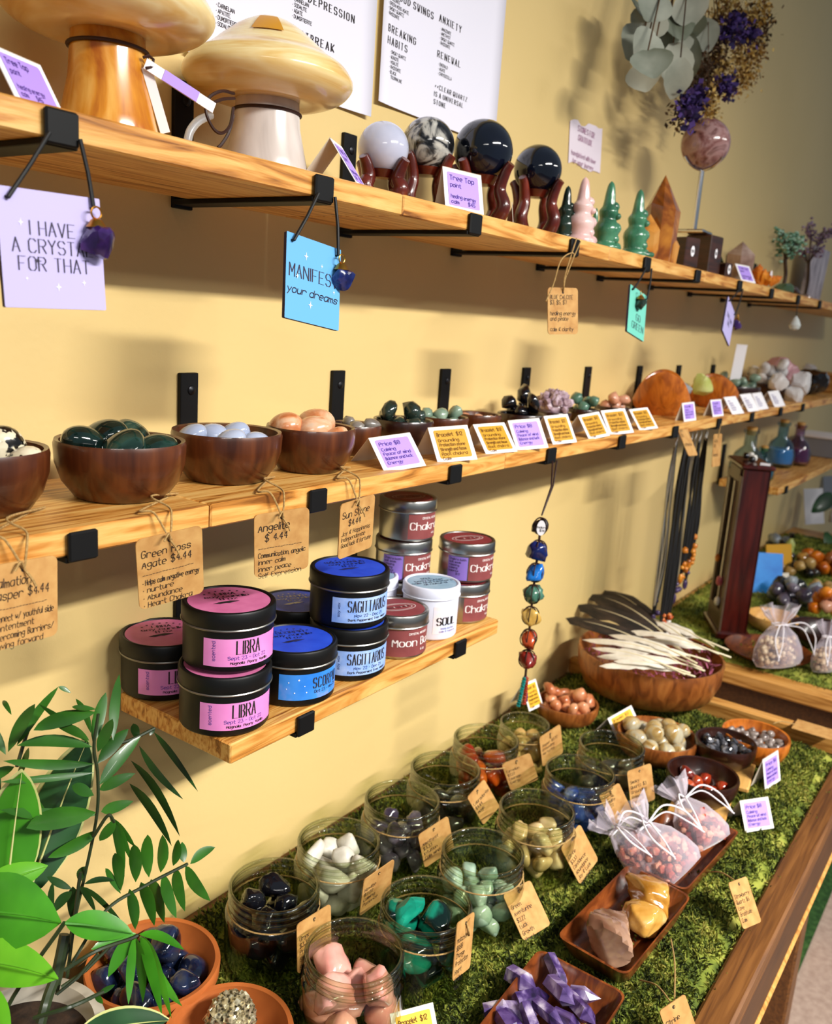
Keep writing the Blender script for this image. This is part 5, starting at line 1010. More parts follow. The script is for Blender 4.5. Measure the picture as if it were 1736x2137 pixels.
for key, px, py, mt, kind, n, r, l, sl in JARS:
    k = .80 if key == 'tan' else 1.0; p = at(px, py, 2, TAB + JH * (.93 if key == 'tan' else 1.0)); c = Vector((p.x, p.y, TAB)); JC[key] = c
    j = inst(JM, 'glass_jar', 'clear glass ' + l, 'jar', c, (0, 0, rnd.uniform(0, 6)), (k, k, .93 if key == 'tan' else 1))
    ms = stone_set('tumbled_stone', MATS[mt], kind, 5, px, 3); pts = pack(n, r, zf(JR * k), JR * k * .925, rnd)
    pts = [(x, y, min(z, JH * 1.02), q) for x, y, z, q in pts]
    fill(ms, 'tumbled_stone', sl + ' in a glass jar on the moss table', 'stone', sl + 's in a glass jar', c, pts, rnd, k=1.06)
    if key in JT:
        T = JT[key]; kf = 1.0 if key in ('citrine', 'aqua') else 0.962; T = (tuple(q * kf for q in T[0]), T[1], T[2] * kf, T[3] * kf); h0 = hp(T); a = math.atan2(h0.y - c.y, h0.x - c.x); zr = TAB + JH * .735; Rr = JR * k * .945
        e1 = Vector((c.x + Rr * math.cos(a + .25), c.y + Rr * math.sin(a + .25), zr)); e2 = Vector((c.x + Rr * math.cos(a - .2), c.y + Rr * math.sin(a - .2), zr)); mid = (e1 + e2) / 2; md = mid.lerp(h0, .5) + Vector((math.cos(a), math.sin(a), .3)) * .004
        kraft(*T, TX[key], 'small kraft tag tied to the ' + l.split(',')[0].split(' in the row')[0].split(' between')[0], [(e1, md, h0), (e2, md + Vector((.002, .002, -.002)), h0)], ring=(c.x, c.y, zr, Rr), cap=.085, lead=1.6, seed=px, ty=.72)
    else:
        pass
# ---------------------------------------------------------------- wooden trays
def tray(corners, h, label, rim=.006):
    cs_ = [at(x, y, 2, TAB + h) for x, y in corners]; c = sum(cs_, Vector()) / 4; c.z = TAB + .001; n = len(cs_); b = MB(); lv = []
    def loop(scale, z, rad):
        pts = [Vector((p.x - c.x, p.y - c.y, 0)) for p in cs_]; out = []
        pts = [p - p.normalized() * (1 - scale) for p in pts] if False else [p * scale for p in pts]
        for i in range(4):
            a, q, d = pts[i - 1], pts[i], pts[(i + 1) % 4]; u1 = (a - q).normalized(); u2 = (d - q).normalized()
            for t in range(6):
                f = t / 5; s = (1 - f) ** 2 * rad; e = f ** 2 * rad; out.append(q + u1 * s + u2 * e + Vector((0, 0, z)))
        return out
    L_ = [loop(.80, 0, .016), loop(.86, .001, .016), loop(.97, h * .75, .013), loop(1.0, h, .012), loop(.965, h, .012), loop(.94, h * .8, .013), loop(.83, .007, .018), loop(.70, .005, .018)]
    N_ = 24; vs = [p for lp in L_ for p in lp]; fs = []
    for k in range(len(L_) - 1):
        for i in range(N_): j = (i + 1) % N_; fs.append((k * N_ + i, k * N_ + j, (k + 1) * N_ + j, (k + 1) * N_ + i))
    fs.append(tuple(range(N_ - 1, -1, -1))); fs.append(tuple((len(L_) - 1) * N_ + i for i in range(N_))); b.add(vs, fs)
    return tag(b.build('wooden_tray', MATS['tray wood'], loc=c, smooth=50), label, 'tray'), c
TRH = .024
tr1, ct1 = tray([(1297, 1795), (1385, 1690), (1545, 1735), (1430, 1862)], TRH, 'dark wooden tray under the white organza bags')
tr2, ct2 = tray([(1160, 1955), (1312, 1803), (1444, 1872), (1306, 2040)], TRH, 'square wooden tray with three golden and smoky stones')
tr3, ct3 = tray([(985, 2160), (1125, 1980), (1310, 2076), (1170, 2290)], TRH, 'square wooden tray of purple amethyst points, cut by the frame bottom')
M('golden quartz', ['#7a4a12', '#a87324', '#c99a4c', '#dcc08a'], rough=.12, tex='noise', scale=30, dist=1.5, coat=.5, sss=.2); M('smoky lump', ['#4a2e22', '#75503e', '#9c7862', '#b89478'], rough=.12, tex='noise', scale=28, dist=1.5, coat=.5, sss=.15)
def lump(px, py, z, s, mat, label, seed, kind='chunk', rot=(0, 0, 0), name='rough_stone', cat='stone', group=None):
    p = at(px, py, 2, z); return inst(stone_mesh(name, seed, MATS[mat], kind, 4), name, label, cat, p, rot, tuple(q * 100 for q in s), group)
lump(1352, 1865, TAB + .024, (.032, .022, .019), 'golden quartz', 'golden translucent stone at the far side of the square tray', 71, rot=(0, .2, .6)); lump(1335, 1912, TAB + .022, (.024, .022, .017), 'golden quartz', 'amber cracked stone in the middle of the square tray', 72, rot=(.2, 0, 1.3)); lump(1275, 1950, TAB + .026, (.034, .027, .022), 'smoky lump', 'smoky brown translucent stone, nearest in the square tray', 73, 'rough', (.3, .1, .3))
M('amethyst point', ['#1a0f2c', '#382356', '#5a4578', '#9282a4', '#c4bac6'], rough=.3, tex='noise', scale=45, dist=1, coat=.4, stops=[.3, .42, .52, .62, .74])
rr = random.Random(14)
for k, (px, py, L_, a, z) in enumerate([(1165, 2035, .062, .2, .030), (1095, 2048, .050, .7, .026), (1115, 2085, .058, 1.9, .028), (1175, 2075, .055, .5, .034), (1225, 2080, .045, 1.2, .024), (1215, 2110, .070, .35, .028), (1085, 2115, .055, 1.3, .024), (1045, 2110, .045, 1.6, .022), (1150, 2120, .060, .6, .030), (1110, 2140, .055, .2, .030), (1190, 2140, .05, .9, .024), (1070, 2150, .05, .4, .026)]):
    p = at(px, py, 2, TAB + z * .7); b = MB(); crystal(b, L_ * .66, .0092 * rr.uniform(.85, 1.2), .013, 6, 100 + k, Matrix.Translation((0, 0, -L_ * .36)))
    tag(b.build('amethyst_point', MATS['amethyst point'], loc=p, rot=(math.pi / 2 + rr.uniform(-.25, .25), rr.uniform(-.3, .3), a - .9), smooth=0), 'purple amethyst point lying in the square tray at the frame bottom', 'crystal', 'amethyst points in the tray')

# ---------------------------------------------------------------- organza bags of red chips
def organza(name, col='#efe9ee', dens=.30):
    mt = bpy.data.materials.new(name); mt.use_nodes = True; MATS[name] = mt; nt = mt.node_tree; N = nt.nodes; L = nt.links; b = N['Principled BSDF']; b.inputs['Base Color'].default_value = (*lin(col), 1); b.inputs['Roughness'].default_value = .4; b.inputs['Sheen Weight'].default_value = .5
    lw = N.new('ShaderNodeLayerWeight'); lw.inputs[0].default_value = .35; mr = N.new('ShaderNodeMapRange'); mr.inputs[3].default_value = dens; mr.inputs[4].default_value = .85; L.new(lw.outputs['Facing'], mr.inputs[0]); L.new(mr.outputs[0], b.inputs['Alpha'])
organza('organza', col='#e2d5e2', dens=.09)
M('red chip', ['#6b1f1c', '#9a4034', '#b8654f', '#d0947a'], rough=.25, tex='noise', scale=60, island=.7); M('ribbon', '#e9e4ea', rough=.5, sss=.1); M('tan chip', ['#8a6a48', '#c2a27c', '#dcc7a6'], rough=.3, tex='noise', scale=60, island=.7)
def bag(px, py, z, w_, h_, lean, yaw, label, seed, chip='red chip', cat='bag'):
    p = at(px, py, 2, z); rn = random.Random(seed); root = thing('organza_bag', label, cat, p, (lean, 0, yaw)); n = 28; lv = []
    for t, rx, ry, ru in [(0, .30, .12, 0), (.015, .46, .24, .02), (.12, .52, .30, .03), (.30, .49, .27, .05), (.50, .38, .21, .09), (.64, .20, .13, .14), (.70, .12, .09, .18), (.76, .15, .11, .22), (.86, .26, .17, .28), (1.0, .36, .22, .34)]:
        ph = rn.uniform(0, .4); lv.append([(w_ * rx * (1 + ru * math.sin(7 * a + ph + t * 2)) * math.cos(a), w_ * ry * (1 + ru * math.sin(6 * a + 1 + ph)) * math.sin(a), h_ * t + (h_ * .05 * math.sin(5 * a) if t > .9 else 0)) for a in [2 * math.pi * i / n for i in range(n)]])
    b = MB(); vs = [q for lp in lv for q in lp]; fs = [(k * n + i, k * n + (i + 1) % n, (k + 1) * n + (i + 1) % n, (k + 1) * n + i) for k in range(len(lv) - 1) for i in range(n)] + [tuple(range(n - 1, -1, -1))]; b.add(vs, fs)
    b.build('pouch', MATS['organza'], root, smooth=180)
    ch = MB(); V, F = ICO[1]
    for _ in range(190):
        t = rn.uniform(.03, .46); a = rn.uniform(0, 6.28); q = math.sqrt(rn.random()) * .93; fx = np.interp(t, [.0, .12, .30, .50], [.40, .50, .47, .36]); fy = np.interp(t, [.0, .12, .30, .50], [.18, .28, .25, .19]); s = rn.uniform(.0035, .0062)
        c = Vector((w_ * fx * q * math.cos(a) * .92, w_ * fy * q * math.sin(a) * .92, h_ * t)); ch.add([c + Vector((x * s * 1.2, y * s * .9, zz * s)) for x, y, zz in V], F)
    tag(ch.build('stone_chips', MATS[chip], root, smooth=0), kind='stuff')
    r = MB()
    for sx in (-1, 1):
        r.tube(spline([(0, -w_ * .10, h_ * .70), (sx * w_ * .30, -w_ * .28, h_ * .74), (sx * w_ * .48, -w_ * .36, h_ * .52), (sx * w_ * .42, -w_ * .40, h_ * .22)], 6), .0012, 6); r.tube(spline([(0, -w_ * .10, h_ * .70), (sx * w_ * .22, -w_ * .30, h_ * .66), (sx * w_ * .34, -w_ * .38, h_ * .42), (sx * w_ * .44, -w_ * .40, h_ * .20)], 6), .0010, 6)
    r.tube([(w_ * .135 * math.cos(a), w_ * .10 * math.sin(a), h_ * .70) for a in [2 * math.pi * k / 20 for k in range(20)]], .0014, 6, closed=True); r.build('drawstring', MATS['ribbon'], root)
    return root
bag(1485, 1765, TAB + .012, .080, .092, -.95, -.30, 'white organza bag of red chips, rearmost of the three on the tray', 2); bag(1362, 1812, TAB + .012, .070, .088, -1.0, .20, 'white organza bag of red chips at the wall side of the tray', 3); bag(1425, 1826, TAB + .014, .092, .098, -1.0, -.10, 'white organza bag of red chips lying in front on the tray', 1)

# ---------------------------------------------------------------- bowls at the far half of the table
def bowl_at(px, py, rz, R_, h_, mat, label, foot=.58):
    p = at(px, py, 2, TAB + rz + h_); c = Vector((p.x, p.y, TAB + rz)); bowl('wooden_bowl', label, c, R_, h_, mat, foot); return c
def stuffit(c, R_, h_, mat, kind, n, r, name, label, group, z0=.55, sub=2): ms = stone_set(name, MATS[mat], kind, 5, n + len(mat), sub); fill(ms, name, label, 'stone', group, c, mound(c, R_, h_, n, r, rnd, z0), rnd)
M('peach tumbled', ['#8a4526', '#b5683f', '#cf8e66', '#d99f7c'], rough=.2, tex='noise', scale=40, coat=.4); M('golden egg', ['#8a6a3a', '#b0935a', '#a8a08a', '#c9b98e'], rough=.15, tex='noise', scale=35, dist=2, coat=.5); M('silver hematite', ['#101012', '#3a3a40', '#8f8f96'], rough=.12, tex='noise', scale=50, coat=.5); M('dark bead', ['#1a1415', '#3a2c2c', '#8a7d76'], rough=.15, tex='noise', scale=70, coat=.5, island=.5); M('red agate', ['#5a1408', '#8c2a12', '#b04a22'], rough=.1, tex='noise', scale=30, coat=.5)
c = bowl_at(1185, 1463, 0, .052, .036, 'bowl acacia', 'acacia bowl heaped with peach tumbled stones beside the smaller tan jar'); stuffit(c, .052, .036, 'peach tumbled', 'tumbled', 24, .0110, 'tumbled_stone', 'peach orange stone heaped in the acacia bowl', 'peach stones in the acacia bowl', .35)
c = bowl_at(1372, 1530, 0, .062, .040, 'bowl acacia', 'acacia bowl of golden and white egg stones before the mustard card'); stuffit(c, .062, .040, 'golden egg', 'egg', 17, .0130, 'egg_stone', 'golden brown or white egg stone in the acacia bowl', 'golden and white egg stones', .45, 3)
c = bowl_at(1515, 1545, .010, .046, .038, 'bowl dark', 'dark bowl of silvery black chips between acacia and orange bowls'); stuffit(c, .046, .038, 'silver hematite', 'rough', 24, .0075, 'stone_chip', 'silvery black chip in the dark bowl', 'silvery black chips', .45)
tag(MB().box((0, 0, .005), (.10, .075, .008), bev=.002).build('bamboo_board', MATS['bamboo'], loc=(c.x - .01, c.y - .01, TAB + .001), rot=(0, 0, .15), smooth=30), 'pale bamboo slab under the dark bowl of silvery chips', 'board')
c = bowl_at(1578, 1530, 0, .052, .042, 'bowl orange', 'orange wooden bowl of dark beads and rings at the table end'); stuffit(c, .052, .042, 'dark bead', 'tumbled', 30, .0070, 'bead', 'dark glossy bead in the orange bowl', 'dark beads in the orange bowl', .55)
c = bowl_at(1467, 1612, .010, .050, .040, 'bowl dark', 'dark red-brown bowl nearly empty with red agate at its bottom'); stuffit(c, .050, .040, 'red agate', 'pebble', 7, .011, 'tumbled_stone', 'red agate stone at the bottom of the dark bowl', 'red agate stones', .2)
tag(MB().box((0, 0, .005), (.115, .075, .008), bev=.002).build('bamboo_board', MATS['bamboo'], loc=(c.x - .005, c.y - .005, TAB + .001), rot=(0, 0, .15), smooth=30), 'pale bamboo slab under the bowl of red agate', 'board')
p = at(1680, 1555, 2, TAB + .018); o = thing('hang_tag', 'kraft tag lying flat on the end rail by the orange bowl', 'price tag', (1.512, p.y * 1.0, TAB + .0225)); MB().box((0, 0, 0), (.045, .062, .001)).build('card', MATS['kraft'], o, smooth=0); MB().tube(spline([(-.005, .028, .001), (-.03, .045, .010), (-.05, .055, .010)], 6), .0009, 6).build('twine', MATS['twine'], o)
# feather bowl
p = at(1357, 1365, 2, TAB + .085); cf = Vector((p.x, p.y, TAB)); FB = bowl('feather_bowl', 'large wooden bowl full of feathers at the far end of the moss table', cf, .128, .092, 'bowl acacia', .42)
M('feather dark', ['#0c0a09', '#241b16', '#3a2c22'], rough=.7, tex='noise', scale=30, stretch=(1, 1, 6)); M('feather white', ['#c9bfad', '#e2dacb'], rough=.7, tex='noise', scale=60); M('quill', '#d9cba4', rough=.4); M('shredded paper', ['#5c1f33', '#8a3a55', '#a85a74'], rough=.8, tex='noise', scale=70, island=.6)
def feather(p0, p1, w_, mat, label, seed, group, up=(0, 0, 1), q=.22):
    p0, p1 = Vector(p0), Vector(p1); rn = random.Random(seed); root = thing('feather', label, 'feather', p0, group=group); d = p1 - p0; L_ = d.length; d /= L_; s = d.cross(Vector(up)).normalized(); nn = s.cross(d); n = 14
    cur = [d * (L_ * t / n) + nn * (L_ * .10 * math.sin(math.pi * t / n)) for t in range(n + 1)]; b = MB(); vs = []
    for i, c in enumerate(cur):
        t = i / n; wv = 0 if t < q else w_ * min(1, (t - q) * 7) * (1 - max(0, (t - .72) / .28) ** 2) ** .5 * rn.uniform(.72, 1.05); vs += [c - s * wv * (.9 + rn.uniform(-.2, .1)) - nn * wv * .15, c + nn * .0006, c + s * wv * .7 - nn * wv * .15]
    k0 = int(q * n); fs = []
    for i in range(k0, n): fs += [(3 * i, 3 * i + 1, 3 * i + 4, 3 * i + 3), (3 * i + 1, 3 * i + 2, 3 * i + 5, 3 * i + 4)]
    b.add(vs, fs); b.build('vane', MATS[mat], root, smooth=180); MB().tube(cur, [.0018 * (1 - .8 * i / n) for i in range(n + 1)], 6).build('quill', MATS['quill'], root)
A = lambda px, py, dz: at(px, py, 2, TAB + .085 + dz)
for k, (a, b_, w_, mt) in enumerate([((1440, 1372), (1205, 1262), .026, 'd'), ((1420, 1385), (1180, 1290), .022, 'd'), ((1400, 1345), (1262, 1232), .034, 'd'), ((1425, 1360), (1230, 1240), .030, 'd'), ((1520, 1357), (1285, 1300), .011, 'w'), ((1525, 1372), (1300, 1335), .010, 'w'), ((1470, 1400), (1245, 1370), .009, 'w'), ((1450, 1412), (1250, 1390), .009, 'w'), ((1460, 1360), (1325, 1285), .012, 'w'), ((1490, 1350), (1350, 1295), .012, 'w'), ((1465, 1395), (1215, 1335), .009, 'w'), ((1480, 1380), (1290, 1355), .010, 'w'), ((1440, 1405), (1280, 1380), .008, 'w'), ((1500, 1365), (1310, 1318), .010, 'w'), ((1430, 1408), (1235, 1352), .008, 'w'), ((1455, 1385), (1270, 1325), .009, 'w')]):
    pa, pb_ = A(*a, .004 + .002 * k), A(*b_, .012 + .002 * k + (.02 if mt == 'd' else 0)); feather(pa, pb_, w_, 'feather dark' if mt == 'd' else 'feather white', 'broad dark brown feather at the back of the feather bowl' if mt == 'd' else 'white feather with pale quill lying in the feather bowl', k, 'dark feathers' if mt == 'd' else 'white feathers', up=(-.45, -.35, .8))
rr = random.Random(8); b = MB()
for _ in range(420):
    a, q = rr.uniform(0, 6.28), math.sqrt(rr.random()) * .112; p0 = Vector((q * math.cos(a), q * math.sin(a), .070 + rr.uniform(0, .012) + max(0, q - .08) * .3)); d = Vector((rr.gauss(0, 1), rr.gauss(0, 1), rr.gauss(0, .3))).normalized() * rr.uniform(.008, .02); e = d.cross(Vector((0, 0, 1))).normalized() * .0012; m_ = p0 + d * .5 + Vector((0, 0, .004)); b.add([p0 - e, p0 + e, m_ + e, m_ - e, p0 + d + e, p0 + d - e], [(0, 1, 2, 3), (3, 2, 4, 5)])
tag(b.build('shredded_paper', MATS['shredded paper'], loc=cf, smooth=0), 'mauve shredded paper filling the feather bowl', 'filling', kind='stuff')

# ---------------------------------------------------------------- cards and loose tags on the moss
tent((1.3100, 0.4643, -0.6000), (1.009, -0.213, -0.341), 0.0558, 0.0374, 'mustard card leaning up behind the golden egg bowl', 'Y', base=TAB + .006, inset=.09); tent((1.2394, 0.6000, -0.5749), (1.1, 0.022, -.1), 0.0409, 0.045, 'mustard card at the wall behind the peach stone bowl', 'Y', base=TAB + .03, inset=.09)
tent((1.3087, 0.2310, -0.6268), (1.362, -0.079, -0.262), 0.0438, 0.0477, 'upright lilac card on the moss near the end rail', 'p', base=TAB + .001); tent((1.1737, 0.2162, -0.6318), (1.078, -0.041, -0.668), 0.0453, 0.0412, 'lilac card on the moss beside the organza bags', 'p', base=TAB + .001)
tent((0.5732, 0.3575, -0.6340), (0.876, -0.051, -0.6), 0.0418, 0.0415, 'yellow card at the bottom frame edge before the pink stone jar', 'Y', base=TAB + .001); tent((0.4496, 0.6250, -0.6201), (0.8, 0.017, -0.225), 0.042, 0.0420, 'mustard card behind the terracotta bowl of blue stones', 'Y', base=TAB + .001)
T = ((0.9560, 0.1730, -0.6230), (0.929, 0.122, -0.322), 0.0365, 0.0490); h0 = hp(T); e = at(1462, 1822, 2, TAB + .004); kraft(*T, ['Strawberry', 'Quartz $6', 'Love', 'Gratitude', 'Calm'], 'kraft tag tied to the organza bag tray near the table edge', [(e, e.lerp(h0, .5) + Vector((0, 0, .008)), h0)], ty=.72, cap=.085, seed=3)
T = ((0.7474, 0.1737, -0.6380), (1.2, -0.269, -0.473), 0.0320, 0.0445); h0 = hp(T); e = at(1400, 1960, 2, TAB + .004); e2 = at(1335, 2045, 2, TAB + .004); kraft(*T, ['Citrine', '$5'], 'kraft tag tied to the square tray of golden stones, cut by the frame bottom', [(e, e.lerp(h0, .5) + Vector((.004, 0, .006)), h0), (e2, e2.lerp(h0, .5) + Vector((0, 0, .008)), h0)], ty=.72, cap=.1, seed=4)
# ---------------------------------------------------------------- terracotta bowls at the near end
M('blue mix', ['#05070f', '#0d1326', '#1a2442', '#2d3140', '#3f3a34'], rough=.1, tex='noise', scale=35, dist=1.5, coat=.6)
p = at(320, 2005, 2, TAB + .040); ctb = Vector((p.x, p.y, TAB)); bowl('terracotta_bowl', 'terracotta bowl of dark blue stones under the palm fronds', ctb, .062, .040, 'terracotta', .6, wall=.005); stuffit(ctb, .062, .040, 'blue mix', 'pebble', 13, .0150, 'tumbled_stone', 'dark blue polished stone in the terracotta bowl', 'dark blue stones in the terracotta bowl', .15, 3)
p = at(478, 2150, 2, TAB + .035); cpb = Vector((p.x, p.y, TAB)); bowl('terracotta_bowl', 'terracotta bowl with a glittering pyrite lump, cut by the frame bottom', cpb, .056, .036, 'terracotta', .6, wall=.005)
M('pyrite', ['#2a2620', '#6f6650', '#b3a786', '#d8cfb2'], rough=.3, metal=.6, tex='voronoi', scale=260, stops=[.1, .3, .5, .8]); b = MB(); rr = random.Random(9)
for _ in range(520):
    d = Vector((rr.gauss(0, 1), rr.gauss(0, 1), rr.gauss(0, 1))).normalized(); q = rr.uniform(.86, 1.0); s = rr.uniform(.0012, .0028); b.box((0, 0, 0), (s * 2, s * 2, s * 2), 0, Matrix.Translation((d.x * .022 * q, d.y * .019 * q, d.z * .022 * q)) @ Euler((rr.uniform(0, 3), rr.uniform(0, 3), 0)).to_matrix().to_4x4())
b.ell((0, 0, 0), (.0205, .0175, .0205)); p = at(482, 2100, 2, TAB + .045); tag(b.build('pyrite_lump', MATS['pyrite'], loc=(p.x, p.y, TAB + .032), smooth=0), 'glittering grey gold pyrite lump in the terracotta bowl', 'stone')
inst(stone_mesh('grey_stone', 4, MATS['grey stone'], 'rough', 3), 'grey_stone', 'grey stone at the rim beside the pyrite lump', 'stone', (cpb.x - .024, cpb.y - .006, TAB + .026), (0, 0, 1), (1.6, 1.3, 1.3))

c = JC['emerald']; M('malachite rough', ['#0a5a48', '#0f8a70', '#2fa88a'], rough=.35, tex='noise', scale=60, dist=1)
inst(stone_mesh('rough_stone', 55, MATS['malachite rough'], 'rough', 3), 'rough_stone', 'bright teal green rough stone on top in the emerald jar', 'stone', (c.x - .012, c.y + .012, TAB + .076), (.5, .3, 0), (1.9, 1.0, 2.0))
# ---------------------------------------------------------------- potted palm and broad-leaved plants at the near left
def leafmat(name, c0, c1, rough=.35):
    M(name, [c0, c1], rough=rough, tex='noise', scale=18, coat=.15); return MATS[name]
leafmat('palm leaf', '#1b440f', '#33691a'); leafmat('palm dark', '#12280c', '#1f4214'); leafmat('broad leaf', '#27620f', '#418a1c'); leafmat('broad dark', '#143416', '#28532a'); leafmat('lime leaf', '#4a8d16', '#67a824'); leafmat('pale edge', '#a9ad62', '#c9c98c'); leafmat('palm stem', '#1a2414', '#2c3a1c', .5)
M('pot cream', ['#a59c8c', '#bdb4a4', '#c9c2b4'], rough=.6, tex='noise', scale=14); M('soil', ['#1c120c', '#3a281a'], rough=1, tex='noise', scale=120, bump=.8, bscale=200)
pc = at(40, 2165, 2, TAB + .105); PR = .062
pot = thing('plant_pot', 'round cream ceramic plant pot at the near left corner', 'pot', (pc.x, pc.y, TAB))
MB().lathe([(0, 0), (PR * .68, 0), (PR * .72, .003), (PR * .97, .092), (PR * 1.0, .103), (PR * .98, .106), (PR * .86, .106), (PR * .82, .100), (PR * .78, .080), (0, .08)], 64).build('body', MATS['pot cream'], pot, smooth=50)
b = MB(); b.lathe([(0, .093), (PR * .5, .0935), (PR * .81, .0925)], 40); b.build('soil', MATS['soil'], pot, smooth=180)
def blade(bm, p0, p1, wd, sag=0.0, fold=.18, n=8, belly=.45, side=None, off=Vector((0, 0, 0)), roll=0.0):
    """one pointed leaf from p0 to p1, wd wide, arched by sag in the direction side"""
    p0, p1 = Vector(p0), Vector(p1); d = p1 - p0; L_ = d.length; view = ((p0 + p1) / 2 + off - Vector((0, 0, H))).normalized(); s = d.cross(view).normalized(); s = (Matrix.Rotation(roll, 3, d) @ s).normalized(); nn = s.cross(d.normalized()); sd = side or Vector((0, 0, 1)); vs = []
    for i in range(n + 1):
        t = i / n; f = (t / belly) ** .8 if t < belly else ((1 - t) / (1 - belly)) ** .75; w = wd * .5 * max(.02, math.sin(min(1, f) * math.pi / 2)); c = p0 + d * t + sd * (sag * L_ * 4 * t * (1 - t)) + nn * (.06 * L_ * math.sin(math.pi * t))
        vs += [c - s * w + nn * w * fold, c, c + s * w + nn * w * fold]
    fs = []
    for i in range(n): fs += [(3 * i, 3 * i + 1, 3 * i + 4, 3 * i + 3), (3 * i + 1, 3 * i + 2, 3 * i + 5, 3 * i + 4)]
    bm.add(vs, fs)
palm = thing('potted_palm', 'small palm with dark thin stems and feathery fronds beside the candle shelf', 'plant', (pc.x + .02, pc.y, TAB + .094)); PO = palm.location
rr = random.Random(6)
def pl(px, py, y): return at(px, py, 1, y) - PO
def frond(rachis, leaflets, y, mat='palm leaf', dy=.02, r=.0014, wmul=1.0):
    R_ = [pl(a, b_, y + c_) for a, b_, c_ in rachis]; f = MB().tube(spline(R_, 6), r, 6).build('frond_stem', MATS['palm stem'], palm); lb = MB()
    for bx, by_, tx, ty, w in leaflets:
        yo = rr.uniform(-dy, dy); p0 = pl(bx, by_, y); p1 = pl(tx, ty, y + yo); blade(lb, p0, p1, w * wmul / 1838 * .64, sag=rr.uniform(-.02, .08), off=PO, roll=rr.uniform(-.5, .5))
    lb.build('leaflets', MATS[mat], f, smooth=180)
frond([(118, 2075, -.01), (160, 1900, 0), (200, 1715, 0), (204, 1620, 0), (196, 1560, 0), (205, 1490, 0)], [(194, 1552, 221, 1445, 26), (204, 1569, 235, 1500, 26), (204, 1593, 268, 1521, 30), (207, 1638, 294, 1536, 32), (207, 1649, 282, 1614, 26), (211, 1694, 278, 1672, 26), (236, 1545, 249, 1407, 24),
    (193, 1559, 36, 1556, 26), (200, 1486, 70, 1524, 34), (187, 1552, 82, 1470, 14), (197, 1594, 7, 1588, 24), (197, 1612, 0, 1632, 16), (200, 1695, 55, 1728, 50), (196, 1660, 150, 1640, 26), (190, 1530, 158, 1458, 16), (186, 1545, 120, 1515, 20), (207, 1732, 100, 1790, 30), (205, 1700, 0, 1690, 26), (200, 1480, 150, 1475, 12)], .545)
frond([(196, 1745, 0), (225, 1702, -.01), (238, 1715, -.01)], [(235, 1711, 258, 1826, 22), (228, 1704, 282, 1768, 16), (240, 1710, 208, 1755, 26), (245, 1715, 276, 1800, 14)], .54, dy=.01)
frond([(35, 1600, .01), (60, 1520, .01), (85, 1470, .01)], [(35, 1556, 122, 1433, 22), (17, 1569, 73, 1469, 26), (122, 1433, 148, 1446, 10), (12, 1575, -30, 1500, 20), (60, 1560, 30, 1640, 14), (6, 1462, 24, 1492, 10), (30, 1600, -40, 1640, 24), (15, 1640, 95, 1690, 26)], .56)
frond([(205, 1560, 0), (270, 1545, 0), (322, 1520, 0)], [(290, 1556, 382, 1668, 20), (321, 1528, 413, 1652, 16), (273, 1587, 375, 1745, 22), (270, 1635, 358, 1765, 24), (278, 1510, 288, 1545, 20), (322, 1518, 312, 1535, 12)], .57, mat='palm dark', dy=.006)
frond([(150, 2010, -.01), (221, 1900, 0), (300, 1850, 0), (391, 1803, 0)], [(252, 1859, 240, 1780, 26), (252, 1865, 220, 1812, 16), (283, 1841, 280, 1762, 30), (311, 1831, 308, 1742, 30), (335, 1821, 339, 1742, 30), (361, 1807, 372, 1752, 24), (384, 1800, 380, 1757, 22), (397, 1803, 449, 1768, 26), (270, 1855, 282, 1940, 28), (294, 1841, 322, 1932, 30), (315, 1835, 343, 1926, 30), (340, 1824, 368, 1916, 30), (366, 1814, 386, 1902, 30), (387, 1807, 439, 1880, 32)], .53, dy=.012)
frond([(140, 2040, 0), (160, 1880, 0), (168, 1820, 0)], [(150, 1855, 98, 1830, 18), (150, 1860, 110, 1905, 24), (152, 1850, 150, 1920, 26), (165, 1840, 178, 1808, 20), (165, 1850, 200, 1905, 14), (175, 1845, 240, 1838, 14), (170, 1850, 265, 1940, 12), (110, 1840, 108, 1940, 16)], .54, mat='palm dark', dy=.015)
frond([(135, 2025, -.01), (200, 1985, -.02), (270, 1960, -.02), (287, 1952, -.02)], [(285, 1950, 225, 2040, 32), (283, 1955, 298, 2092, 24), (295, 1955, 338, 2118, 26), (292, 1953, 380, 2100, 30), (300, 1955, 358, 2125, 22), (280, 1952, 268, 2096, 20), (290, 1950, 384, 1982, 22), (284, 1948, 190, 1982, 26)], .50, mat='broad leaf', dy=.012)
frond([(70, 2125, -.01), (150, 2100, -.03), (215, 2070, -.03)], [(205, 2075, 240, 2055, 12), (200, 2078, 215, 2095, 12)], .50, dy=.004)
for a in ((118, 2075, 205, 1990), (128, 2060, 230, 1975)): MB().tube([pl(a[0], a[1], .53), pl((a[0] + a[2]) / 2, (a[1] + a[3]) / 2 + 8, .525), pl(a[2], a[3], .52)], .0013, 6).build('stem', MATS['palm stem'], palm)
MB().tube(spline([pl(85, 2135, .52), pl(100, 2080, .525), pl(118, 2030, .53), pl(135, 1950, .535)], 6), .0042, 8).build('stem', MATS['palm stem'], palm)
broad = thing('broad_leaf_plant', 'plant with wide glossy green leaves, some pale edged, at the left frame edge', 'plant', (pc.x - .03, pc.y + .005, TAB + .094)); BO = broad.location
